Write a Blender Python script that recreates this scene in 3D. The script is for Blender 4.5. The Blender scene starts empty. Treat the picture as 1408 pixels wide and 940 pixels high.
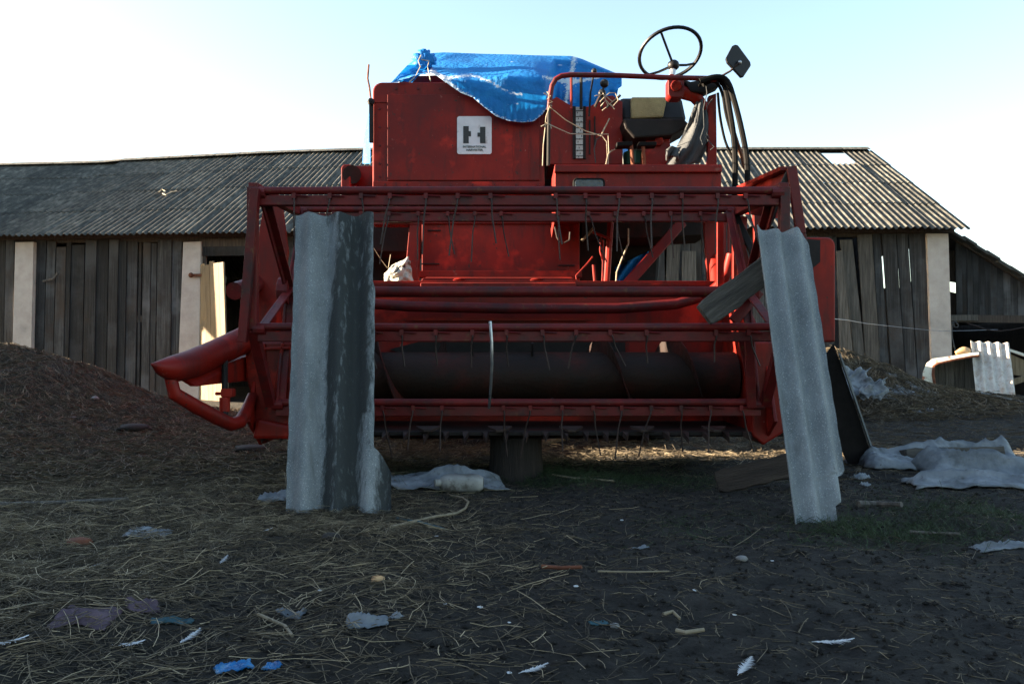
import bpy, math, random
import numpy as np
from mathutils import Vector, Matrix, Quaternion
random.seed(7); rng = np.random.default_rng(7)
scene = bpy.context.scene
COL = scene.collection
# ------------------------------------------------------------------ camera
F = 1120.0; CH = 0.66; TH = math.atan(30.0 / F)
cam_d = bpy.data.cameras.new('camera'); cam = bpy.data.objects.new('camera', cam_d); COL.objects.link(cam)
cam_d.sensor_width = 36.0; cam_d.lens = 36.0 * F / 1408.0
cam_d.clip_start = 0.05; cam_d.clip_end = 2000
cam.location = (0, 0, CH); cam.rotation_euler = (math.pi / 2 + TH, 0, 0)
scene.camera = cam
# ------------------------------------------------------------------ light
SUN_AZ = math.radians(6.0)      # behind the plane x, seen from +/-x
SUN_EL = math.radians(12.0)
sdir = Vector((-math.cos(SUN_AZ) * math.cos(SUN_EL), math.sin(SUN_AZ) * math.cos(SUN_EL), math.sin(SUN_EL)))
world = bpy.data.worlds.new('World'); scene.world = world; world.use_nodes = True
wn = world.node_tree.nodes; wl = world.node_tree.links
for n in list(wn): wn.remove(n)
sky = wn.new('ShaderNodeTexSky'); sky.sky_type = 'NISHITA'; sky.sun_disc = False
sky.sun_elevation = SUN_EL; sky.sun_rotation = math.atan2(sdir.x, sdir.y)
sky.air_density = 1.0; sky.dust_density = 0.9; sky.ozone_density = 0.6; sky.altitude = 100
bg = wn.new('ShaderNodeBackground'); bg.inputs['Strength'].default_value = 0.055
wo = wn.new('ShaderNodeOutputWorld'); wl.new(sky.outputs[0], bg.inputs[0]); wl.new(bg.outputs[0], wo.inputs[0])
sl = bpy.data.lights.new('sun', 'SUN'); sl.energy = 5.0; sl.angle = math.radians(0.5); sl.color = (1.0, 0.80, 0.58)
so = bpy.data.objects.new('sun', sl); COL.objects.link(so)
so.rotation_euler = (-sdir).to_track_quat('-Z', 'Y').to_euler()
so.location = (-20, 5, 20)
vs = scene.view_settings
vs.view_transform = 'Standard'; vs.look = 'None'; vs.gamma = 1.0; vs.exposure = 3.3; vs.use_curve_mapping = False

# ------------------------------------------------------------------ helpers
ct, st = math.cos(TH), math.sin(TH)
def P(px, py, D):
    a = (px - 704.0) / F; b = (470.0 - py) / F
    dy = ct - b * st; dz = st + b * ct
    return Vector((a * D / dy, D, CH + dz * D / dy))

def _h(ix, iy, seed):
    n = (ix * 374761393 + iy * 668265263 + seed * 1442695041) & 0xffffffff
    n = ((n ^ (n >> 13)) * 1274126177) & 0xffffffff
    return ((n ^ (n >> 16)) & 0xffff) / 65535.0
def vnoise(x, y, seed=0):
    x = np.asarray(x, dtype=float); y = np.asarray(y, dtype=float)
    ix = np.floor(x).astype(np.int64); iy = np.floor(y).astype(np.int64)
    fx = x - ix; fy = y - iy; fx = fx * fx * (3 - 2 * fx); fy = fy * fy * (3 - 2 * fy)
    a = _h(ix, iy, seed); b = _h(ix + 1, iy, seed); c = _h(ix, iy + 1, seed); d = _h(ix + 1, iy + 1, seed)
    return (a * (1 - fx) + b * fx) * (1 - fy) + (c * (1 - fx) + d * fx) * fy
def fbm(x, y, s, octv=4, seed=0):
    r = 0; a = 0.5
    for o in range(octv):
        r = r + a * (vnoise(np.asarray(x) * s, np.asarray(y) * s, seed + o) - 0.5); s *= 2.03; a *= 0.5
    return r
def H(x, y):
    """height of the yard"""
    x = np.asarray(x, dtype=float); y = np.asarray(y, dtype=float)
    z = 0.05 * fbm(x, y, 0.5, 2, 3)
    # straw mound by the barn, left
    dx = (x + 5.9); sx = np.where(dx > 0, 1.92, 5.0); dyv = (y - 8.6); sy = np.where(dyv < 0, 2.0, 1.6)
    g = np.exp(-np.abs(dx / sx) ** 2.5 - (dyv / sy) ** 2)
    z = z + g * (0.83 + 0.5 * fbm(x, y, 1.3, 3, 11))
    # heap right, by the wall
    dx = (x - 4.35); sx = np.where(dx > 0, 1.15, 0.8); dyv = (y - 11.2)
    g = np.exp(-(dx / sx) ** 2 - (dyv / 1.0) ** 2)
    z = z + g * (0.60 + 0.4 * fbm(x, y, 1.6, 3, 17))
    # slow rise of the ground on the right
    g = 1 / (1 + np.exp(-(x - 4.4) * 2.0)) * np.exp(-((y - 11.3) / 2.0) ** 2)
    z = z + 0.20 * g
    near = np.exp(-np.maximum(0, np.hypot(x, y - 4) - 5) / 4)
    z = z + near * (0.085 * fbm(x, y, 2.6, 4, 23) + 0.030 * fbm(x, y, 17, 2, 31))
    return z
def hz(x, y): return float(H(x, y))
def G(px, py):
    """point of the yard seen at a pixel of the photograph"""
    D = 3.0
    for i in range(40):
        p = P(px, py, D); e = p.z - hz(p.x, p.y)
        slope = (p.z - CH) / D
        D += max(-0.5, min(0.5, e / max(0.02, -slope + 0.02))) * 0.6
        D = max(0.8, min(D, 14.0))
    p = P(px, py, D); p.z = hz(p.x, p.y); return p

# ---- materials
MATS = {}
def mat(name, cols, scale=6.0, rough=0.6, bump=0.15, bscale=None, stretch=(1, 1, 1), metal=0.0, spec=0.4, detail=6.0,
        rnd=0.0, spots=None, transl=0.0, coords='Object', trans_alpha=1.0, streak=None, rmin=None, disto=0.0):
    """cols: list of (pos, rgb) over a stretched noise; spots: (scale, threshold, softness, rgb) laid over"""
    m = bpy.data.materials.new(name); m.use_nodes = True
    nt = m.node_tree; N = nt.nodes; L = nt.links
    b = N['Principled BSDF']
    tc = N.new('ShaderNodeTexCoord'); mp = N.new('ShaderNodeMapping'); mp.inputs['Scale'].default_value = stretch
    oi = N.new('ShaderNodeObjectInfo')
    va = N.new('ShaderNodeVectorMath'); va.operation = 'SCALE'
    comb = N.new('ShaderNodeCombineXYZ')
    for i in range(3): L.new(oi.outputs['Random'], comb.inputs[i])
    va.inputs['Scale'].default_value = 37.0; L.new(comb.outputs[0], va.inputs[0])
    ad = N.new('ShaderNodeVectorMath'); ad.operation = 'ADD'
    L.new(tc.outputs[coords], ad.inputs[0]); L.new(va.outputs[0], ad.inputs[1])
    L.new(ad.outputs[0], mp.inputs['Vector'])
    no = N.new('ShaderNodeTexNoise'); no.inputs['Scale'].default_value = scale; no.inputs['Detail'].default_value = detail
    no.inputs['Roughness'].default_value = 0.62; no.inputs['Distortion'].default_value = disto
    L.new(mp.outputs[0], no.inputs['Vector'])
    cr = N.new('ShaderNodeValToRGB'); el = cr.color_ramp.elements
    el[0].position = cols[0][0]; el[0].color = (*cols[0][1], 1)
    el[1].position = cols[-1][0]; el[1].color = (*cols[-1][1], 1)
    for p_, c_ in cols[1:-1]:
        e = el.new(p_); e.color = (*c_, 1)
    L.new(no.outputs['Fac'], cr.inputs[0])
    out = cr.outputs[0]
    for sp in (spots or []):
        n2 = N.new('ShaderNodeTexNoise'); n2.inputs['Scale'].default_value = sp[0]; n2.inputs['Detail'].default_value = 5
        n2.inputs['Roughness'].default_value = 0.6
        if len(sp) > 4:
            mp2 = N.new('ShaderNodeMapping'); mp2.inputs['Scale'].default_value = sp[4]
            L.new(ad.outputs[0], mp2.inputs['Vector']); L.new(mp2.outputs[0], n2.inputs['Vector'])
        else:
            L.new(ad.outputs[0], n2.inputs['Vector'])
        mr = N.new('ShaderNodeMapRange'); mr.inputs['From Min'].default_value = sp[1] - sp[2]; mr.inputs['From Max'].default_value = sp[1] + sp[2]
        L.new(n2.outputs['Fac'], mr.inputs[0])
        mx = N.new('ShaderNodeMix'); mx.data_type = 'RGBA'
        L.new(mr.outputs[0], mx.inputs[0]); L.new(out, mx.inputs[6]); mx.inputs[7].default_value = (*sp[3], 1)
        out = mx.outputs[2]
    if rnd:
        hs = N.new('ShaderNodeHueSaturation'); mr = N.new('ShaderNodeMapRange')
        mr.inputs['To Min'].default_value = 1 - rnd; mr.inputs['To Max'].default_value = 1 + rnd
        L.new(oi.outputs['Random'], mr.inputs[0]); L.new(mr.outputs[0], hs.inputs['Value']); L.new(out, hs.inputs['Color'])
        out = hs.outputs[0]
    L.new(out, b.inputs['Base Color'])
    rr = N.new('ShaderNodeMapRange'); rr.inputs['To Min'].default_value = rough - 0.12 if rmin is None else rmin; rr.inputs['To Max'].default_value = min(1, rough + 0.12)
    L.new(no.outputs['Fac'], rr.inputs[0]); L.new(rr.outputs[0], b.inputs['Roughness'])
    b.inputs['Metallic'].default_value = metal; b.inputs['Specular IOR Level'].default_value = spec
    if bump:
        nb = N.new('ShaderNodeTexNoise'); nb.inputs['Scale'].default_value = bscale or scale * 3; nb.inputs['Detail'].default_value = 6
        L.new(mp.outputs[0], nb.inputs['Vector'])
        bp = N.new('ShaderNodeBump'); bp.inputs['Strength'].default_value = bump; bp.inputs['Distance'].default_value = 0.02
        L.new(nb.outputs['Fac'], bp.inputs['Height']); L.new(bp.outputs[0], b.inputs['Normal'])
    if transl:
        tr = N.new('ShaderNodeBsdfTranslucent'); L.new(out, tr.inputs['Color'])
        ms = N.new('ShaderNodeMixShader'); ms.inputs[0].default_value = transl
        L.new(b.outputs[0], ms.inputs[1]); L.new(tr.outputs[0], ms.inputs[2])
        L.new(ms.outputs[0], N['Material Output'].inputs['Surface'])
    MATS[name] = m
    return m
RUST = (0.09, 0.032, 0.014)
mat('red_paint', [(0.3, (0.092, 0.0034, 0.0018)), (0.5, (0.155, 0.0058, 0.0024)), (0.72, (0.26, 0.012, 0.0036))], 1.9, 0.5, 0.14, 9, spec=0.2,
    spots=[(6, 0.62, 0.10, (0.060, 0.008, 0.006), (2.2, 2.2, .45)), (1.7, 0.60, 0.12, (0.075, 0.006, 0.004)), (3.1, 0.64, 0.05, (0.36, 0.016, 0.006)), (34, 0.67, 0.025, (0.035, 0.018, 0.012)), (13, 0.70, 0.03, (0.19, 0.055, 0.04)), (60, 0.73, 0.02, (0.30, 0.20, 0.17))])
mat('reel_paint', [(0.3, (0.055, 0.0045, 0.005)), (0.55, (0.100, 0.007, 0.007)), (0.75, (0.155, 0.012, 0.010))], 5.0, 0.5, 0.10, 40, spec=0.22,
    spots=[(9, 0.60, 0.12, (0.030, 0.012, 0.012)), (40, 0.74, 0.02, (0.16, 0.12, 0.11)), (24, 0.66, 0.05, RUST)])
mat('dirt_and_shade_red', [(0.3, (0.007, 0.0045, 0.0035)), (0.5, (0.016, 0.007, 0.005)), (0.68, (0.065, 0.008, 0.005))], 2.6, 0.75, 0.2, 30, spec=0.2)  # auger dirt; the same dark tone stands for shade on the gap fillers
mat('auger_paint', [(0.3, (0.008, 0.005, 0.0035)), (0.5, (0.020, 0.008, 0.005)), (0.7, (0.070, 0.009, 0.006))], 2.4, 0.65, 0.2, 30, spec=0.2, spots=[(5, .58, .1, (.012, .008, .006))])
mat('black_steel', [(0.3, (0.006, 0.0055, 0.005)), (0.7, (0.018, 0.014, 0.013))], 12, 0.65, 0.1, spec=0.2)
mat('wire_steel', [(0.3, (0.018, 0.013, 0.012)), (0.7, (0.045, 0.028, 0.024))], 20, 0.6, 0.05, metal=0.2, spec=0.3)
mat('bright_steel', [(0.3, (0.25, 0.26, 0.27)), (0.7, (0.45, 0.45, 0.45))], 15, 0.4, 0.05, metal=0.8)
mat('black_rubber', [(0.3, (0.002, 0.002, 0.002)), (0.7, (0.006, 0.0055, 0.005))], 8, 0.75, 0.1, spec=0.12)
mat('black_plastic', [(0.3, (0.006, 0.006, 0.007)), (0.7, (0.012, 0.012, 0.012))], 8, 0.45, 0.02, spec=0.2)
mat('white_plate', [(0.3, (0.50, 0.49, 0.50)), (0.7, (0.62, 0.61, 0.62))], 9, 0.5, 0.03, spots=[(14, 0.66, 0.06, (0.32, 0.28, 0.27))])
mat('black_print', [(0.3, (0.012, 0.012, 0.012)), (0.7, (0.02, 0.02, 0.02))], 9, 0.5, 0.0)
mat('gauge_white', [(0.3, (0.28, 0.29, 0.28)), (0.7, (0.42, 0.43, 0.41))], 60, 0.6, 0.05)
mat('glass', [(0.3, (0.015, 0.02, 0.022)), (0.7, (0.05, 0.06, 0.065))], 25, 0.18, 0.3, 60, spec=0.5, rmin=0.06)
mat('seat_cloth', [(0.3, (0.20, 0.145, 0.06)), (0.7, (0.30, 0.225, 0.10))], 12, 0.9, 0.3, 90)
mat('seat_vinyl', [(0.3, (0.009, 0.009, 0.010)), (0.7, (0.02, 0.02, 0.021))], 9, 0.6, 0.1, spec=0.25)
mat('grey_cloth', [(0.3, (0.022, 0.026, 0.03)), (0.7, (0.055, 0.06, 0.062))], 5, 0.9, 0.3, 80)
mat('sack_cloth', [(0.3, (0.30, 0.29, 0.24)), (0.7, (0.50, 0.48, 0.42))], 7, 0.85, 0.2, 40, spots=[(9, 0.6, 0.04, (0.03, 0.035, 0.04))])
mat('twine', [(0.3, (0.24, 0.19, 0.12)), (0.7, (0.38, 0.33, 0.25))], 40, 0.85, 0.0)
mat('blue_tarp', [(0.3, (0.006, 0.15, 0.46)), (0.6, (0.010, 0.21, 0.57)), (0.8, (0.03, 0.28, 0.65))], 3.0, 0.6, 0.5, 34, spec=0.28, transl=0.30,
    spots=[(7, 0.70, 0.03, (0.45, 0.58, 0.75), (1, 1, 3)), (50, 0.72, 0.04, (0.10, 0.32, 0.70))])
mat('asbestos_dark', [(0.25, (0.055, 0.062, 0.062)), (0.5, (0.15, 0.165, 0.17)), (0.75, (0.27, 0.30, 0.31))], 4.0, 0.85, 0.35, 60, stretch=(4.5, 4.5, 0.5),
    spots=[(130, 0.62, 0.05, (0.32, 0.34, 0.34)), (16, 0.68, 0.06, (0.05, 0.05, 0.045)), (60, 0.74, 0.02, (0.40, 0.42, 0.42))])
mat('asbestos_light', [(0.3, (0.105, 0.122, 0.130)), (0.5, (0.145, 0.165, 0.174)), (0.75, (0.205, 0.226, 0.235))], 7, 0.85, 0.3, 160, stretch=(1, 1, 0.6),
    spots=[(190, 0.62, 0.05, (0.34, 0.37, 0.38)), (120, 0.70, 0.03, (0.05, 0.055, 0.055)), (9, 0.66, 0.10, (0.11, 0.12, 0.122), (1.5, 1.5, .2)), (40, .70, .05, (.08, .088, .088), (1, 1, .25))])
mat('roof_asbestos', [(0.3, (0.026, 0.027, 0.023)), (0.5, (0.060, 0.059, 0.050)), (0.75, (0.15, 0.143, 0.118))], 7, 0.9, 0.4, 60, rnd=0.25, stretch=(1.5, 0.6, 1),
    spots=[(3, 0.62, 0.10, (0.030, 0.031, 0.025)), (30, 0.70, 0.05, (0.13, 0.11, 0.06))])
mat('pale_asbestos', [(0.3, (0.42, 0.40, 0.37)), (0.7, (0.56, 0.54, 0.50))], 12, 0.85, 0.3, 80, spots=[(45, 0.62, 0.08, (0.36, 0.28, 0.22)), (9, 0.60, 0.10, (0.34, 0.26, 0.20))])
mat('barn_wood', [(0.25, (0.005, 0.005, 0.005)), (0.48, (0.024, 0.0237, 0.0235)), (0.72, (0.085, 0.084, 0.083))], 7, 0.9, 0.6, 34, stretch=(6, 6, 0.16), rnd=0.62, disto=0.4,
    spots=[(1.6, 0.58, 0.12, (0.018, 0.016, 0.015)), (9, 0.70, 0.03, (0.006, 0.005, 0.005), (2, 2, .7)), (1.1, 0.60, 0.10, (0.075, 0.077, 0.080)), (0.9, 0.63, 0.08, (0.040, 0.026, 0.017))])
mat('grey_board', [(0.25, (0.025, 0.022, 0.019)), (0.5, (0.075, 0.068, 0.058)), (0.75, (0.15, 0.136, 0.118))], 8, 0.9, 0.6, 40, stretch=(6, 6, 0.3), rnd=0.25,
    spots=[(18, 0.70, 0.03, (0.02, 0.018, 0.016), (3, 3, 0.4))])
mat('pale_wood', [(0.25, (0.060, 0.042, 0.022)), (0.5, (0.15, 0.112, 0.066)), (0.75, (0.24, 0.19, 0.125))], 9, 0.85, 0.5, 36, stretch=(6, 6, 0.22), rnd=0.12)
mat('dark_wood', [(0.25, (0.020, 0.015, 0.012)), (0.5, (0.05, 0.038, 0.03)), (0.75, (0.09, 0.072, 0.058))], 9, 0.9, 0.6, 40, stretch=(5, 5, 0.3), rnd=0.2)
mat('long_wood', [(0.25, (0.022, 0.020, 0.017)), (0.5, (0.062, 0.056, 0.047)), (0.75, (0.12, 0.11, 0.094))], 7, 0.9, 0.7, 40, stretch=(0.5, 5, 5),
    spots=[(10, 0.66, 0.04, (0.025, 0.022, 0.02), (0.5, 5, 5))])
mat('long_dark', [(0.25, (0.010, 0.007, 0.005)), (0.5, (0.030, 0.022, 0.016)), (0.75, (0.062, 0.048, 0.037))], 7, 0.9, 0.7, 40, stretch=(0.5, 5, 5),
    spots=[(10, 0.64, 0.04, (0.008, 0.006, 0.005), (0.5, 5, 5))])
mat('concrete_post', [(0.3, (0.34, 0.295, 0.26)), (0.7, (0.46, 0.41, 0.365))], 5, 0.9, 0.25, 50, spots=[(40, 0.70, 0.04, (0.22, 0.20, 0.18)), (2.5, 0.66, 0.10, (0.24, 0.215, 0.19))])
mat('stump_wood', [(0.25, (0.006, 0.005, 0.004)), (0.5, (0.014, 0.011, 0.009)), (0.75, (0.032, 0.026, 0.022))], 9, 0.9, 0.8, 40, stretch=(5, 5, 0.3))
mat('felt_roof', [(0.3, (0.018, 0.02, 0.02)), (0.7, (0.055, 0.06, 0.058))], 6, 0.9, 0.4)
mat('plastic_sheet', [(0.3, (0.085, 0.10, 0.115)), (0.55, (0.17, 0.192, 0.21)), (0.8, (0.29, 0.32, 0.34))], 7, 0.6, 0.5, 30, spec=0.3, transl=0.12,
    spots=[(9, 0.60, 0.08, (0.08, 0.09, 0.095)), (30, 0.68, 0.04, (0.06, 0.058, 0.052))])
mat('canister_white', [(0.3, (0.17, 0.175, 0.165)), (0.7, (0.27, 0.275, 0.26))], 7, 0.6, 0.1, spots=[(16, 0.58, 0.07, (0.07, 0.065, 0.055)), (5, 0.60, 0.1, (0.12, 0.12, 0.105))])
mat('feather', [(0.3, (0.50, 0.53, 0.55)), (0.7, (0.72, 0.74, 0.75))], 20, 0.8, 0.1, transl=0.25)
mat('blue_wrapper', [(0.35, (0.004, 0.07, 0.22)), (0.55, (0.010, 0.15, 0.36)), (0.7, (0.16, 0.30, 0.42))], 22, 0.3, 0.2)
mat('purple_cloth', [(0.3, (0.04, 0.026, 0.038)), (0.7, (0.085, 0.06, 0.078))], 18, 0.9, 0.4, 60)
mat('teal_scrap', [(0.3, (0.012, 0.045, 0.06)), (0.7, (0.025, 0.08, 0.10))], 18, 0.7, 0.2)
mat('tin_paint', [(0.3, (0.55, 0.56, 0.46)), (0.7, (0.66, 0.66, 0.56))], 4, 0.4, 0.1, spots=[(7, 0.60, 0.05, (0.30, 0.10, 0.05))])
mat('rust', [(0.3, (0.07, 0.022, 0.010)), (0.7, (0.17, 0.06, 0.028))], 14, 0.9, 0.4)
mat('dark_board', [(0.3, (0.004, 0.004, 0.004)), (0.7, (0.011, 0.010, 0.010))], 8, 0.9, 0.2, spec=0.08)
mat('green_can', [(0.3, (0.01, 0.06, 0.04)), (0.7, (0.02, 0.09, 0.06))], 8, 0.5, 0.05)
mat('orange_sack', [(0.3, (0.38, 0.20, 0.08)), (0.7, (0.52, 0.33, 0.16))], 12, 0.8, 0.4)
mat('straw_pale', [(0.32, (0.035, 0.027, 0.016)), (0.5, (0.11, 0.086, 0.052)), (0.66, (0.30, 0.25, 0.165))], 9, 0.75, 0.0, detail=8)
mat('straw_brown', [(0.3, (0.022, 0.0175, 0.0115)), (0.5, (0.070, 0.056, 0.035)), (0.7, (0.17, 0.138, 0.088))], 9, 0.85, 0.0, detail=8)
mat('grass_blades', [(0.3, (0.010, 0.022, 0.005)), (0.7, (0.026, 0.050, 0.012))], 3, 0.7, 0.0)
mat('dry_stalk', [(0.3, (0.12, 0.095, 0.058)), (0.7, (0.22, 0.185, 0.125))], 20, 0.7, 0.1)
mat('stone', [(0.3, (0.10, 0.10, 0.10)), (0.7, (0.22, 0.22, 0.21))], 16, 0.9, 0.4)
mat('dark_clod', [(0.3, (0.008, 0.007, 0.006)), (0.7, (0.022, 0.019, 0.016))], 16, 0.95, 0.5)
# ground: soil with straw coloured ground on the left, green tinge by the machine
def ground_mat():
    m = bpy.data.materials.new('yard_soil'); m.use_nodes = True; nt = m.node_tree; N = nt.nodes; L = nt.links; b = N['Principled BSDF']
    tc = N.new('ShaderNodeTexCoord')
    def noise(s, d=8, r=0.65):
        n = N.new('ShaderNodeTexNoise'); n.inputs['Scale'].default_value = s; n.inputs['Detail'].default_value = d; n.inputs['Roughness'].default_value = r
        L.new(tc.outputs['Object'], n.inputs['Vector']); return n
    def ramp(src, a, b_):
        c = N.new('ShaderNodeValToRGB'); c.color_ramp.elements[0].position = a[0]; c.color_ramp.elements[0].color = (*a[1], 1)
        c.color_ramp.elements[1].position = b_[0]; c.color_ramp.elements[1].color = (*b_[1], 1); L.new(src, c.inputs[0]); return c.outputs[0]
    def mix(f, a, b_):
        x = N.new('ShaderNodeMix'); x.data_type = 'RGBA'; L.new(f, x.inputs[0]); L.new(a, x.inputs[6]); L.new(b_, x.inputs[7]); return x.outputs[2]
    soil = ramp(noise(14).outputs['Fac'], (0.32, (0.0050, 0.0047, 0.0042)), (0.68, (0.033, 0.0305, 0.0265)))
    strw = ramp(noise(26).outputs['Fac'], (0.3, (0.011, 0.0098, 0.007)), (0.7, (0.058, 0.050, 0.034)))
    at = N.new('ShaderNodeAttribute'); at.attribute_name = 'straw'
    c = mix(at.outputs['Fac'], soil, strw)
    at2 = N.new('ShaderNodeAttribute'); at2.attribute_name = 'moss'
    grn = ramp(noise(30).outputs['Fac'], (0.3, (0.007, 0.009, 0.004)), (0.7, (0.018, 0.022, 0.010)))
    c = mix(at2.outputs['Fac'], c, grn)
    # pale specks (chips, bits of shell and chaff)
    n = noise(95, 3); mr = N.new('ShaderNodeMapRange'); mr.inputs['From Min'].default_value = 0.69; mr.inputs['From Max'].default_value = 0.74
    L.new(n.outputs['Fac'], mr.inputs[0]); rgb = N.new('ShaderNodeRGB'); rgb.outputs[0].default_value = (0.11, 0.10, 0.085, 1)
    c = mix(mr.outputs[0], c, rgb.outputs[0])
    L.new(c, b.inputs['Base Color']); b.inputs['Roughness'].default_value = 0.95; b.inputs['Specular IOR Level'].default_value = 0.2
    bp = N.new('ShaderNodeBump'); bp.inputs['Strength'].default_value = 0.9; bp.inputs['Distance'].default_value = 0.025
    L.new(noise(38, 10, 0.7).outputs['Fac'], bp.inputs['Height']); L.new(bp.outputs[0], b.inputs['Normal'])
    return m
MATS['yard_soil'] = ground_mat()

def masked(name, src, attr, col, strength=1.0, sc=(30, 30, 30), th=(0.42, 0.62)):
    """copy of a material with a second colour where the mesh carries a wear or stain mask, broken up by noise"""
    m = MATS[src].copy(); m.name = name; N = m.node_tree.nodes; L = m.node_tree.links; b = N['Principled BSDF']
    old = b.inputs['Base Color'].links[0].from_socket
    at = N.new('ShaderNodeAttribute'); at.attribute_name = attr
    tc = N.new('ShaderNodeTexCoord'); mp = N.new('ShaderNodeMapping'); mp.inputs['Scale'].default_value = sc; L.new(tc.outputs['Object'], mp.inputs[0])
    no = N.new('ShaderNodeTexNoise'); no.inputs['Scale'].default_value = 1.0; no.inputs['Detail'].default_value = 6; no.inputs['Roughness'].default_value = .65; L.new(mp.outputs[0], no.inputs['Vector'])
    ad = N.new('ShaderNodeMath'); ad.operation = 'MULTIPLY_ADD'; ad.inputs[1].default_value = .55; L.new(at.outputs['Fac'], ad.inputs[0]); L.new(no.outputs['Fac'], ad.inputs[2])
    mr = N.new('ShaderNodeMapRange'); mr.inputs['From Min'].default_value = th[0] + .35; mr.inputs['From Max'].default_value = th[1] + .35; mr.inputs['To Max'].default_value = strength
    L.new(ad.outputs[0], mr.inputs[0])
    mx = N.new('ShaderNodeMix'); mx.data_type = 'RGBA'; L.new(mr.outputs[0], mx.inputs[0]); L.new(old, mx.inputs[6]); mx.inputs[7].default_value = (*col, 1)
    for l in list(old.links):
        if l.to_node != mx: L.new(mx.outputs[2], l.to_socket)
    MATS[name] = m
def set_attr(o, name, fn):
    me = o.data; at = me.attributes.new(name, 'FLOAT', 'POINT')
    at.data.foreach_set('value', np.array([fn(v.co) for v in me.vertices], dtype=np.float32))
masked('worn_tarp', 'blue_tarp', 'wear', (0.55, 0.66, 0.74), .95, (55, 55, 90), (.40, .52))
masked('stained_asbestos', 'asbestos_light', 'stain', (0.016, 0.020, 0.020), .95, (45, 45, 12), (.26, .54))
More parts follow.
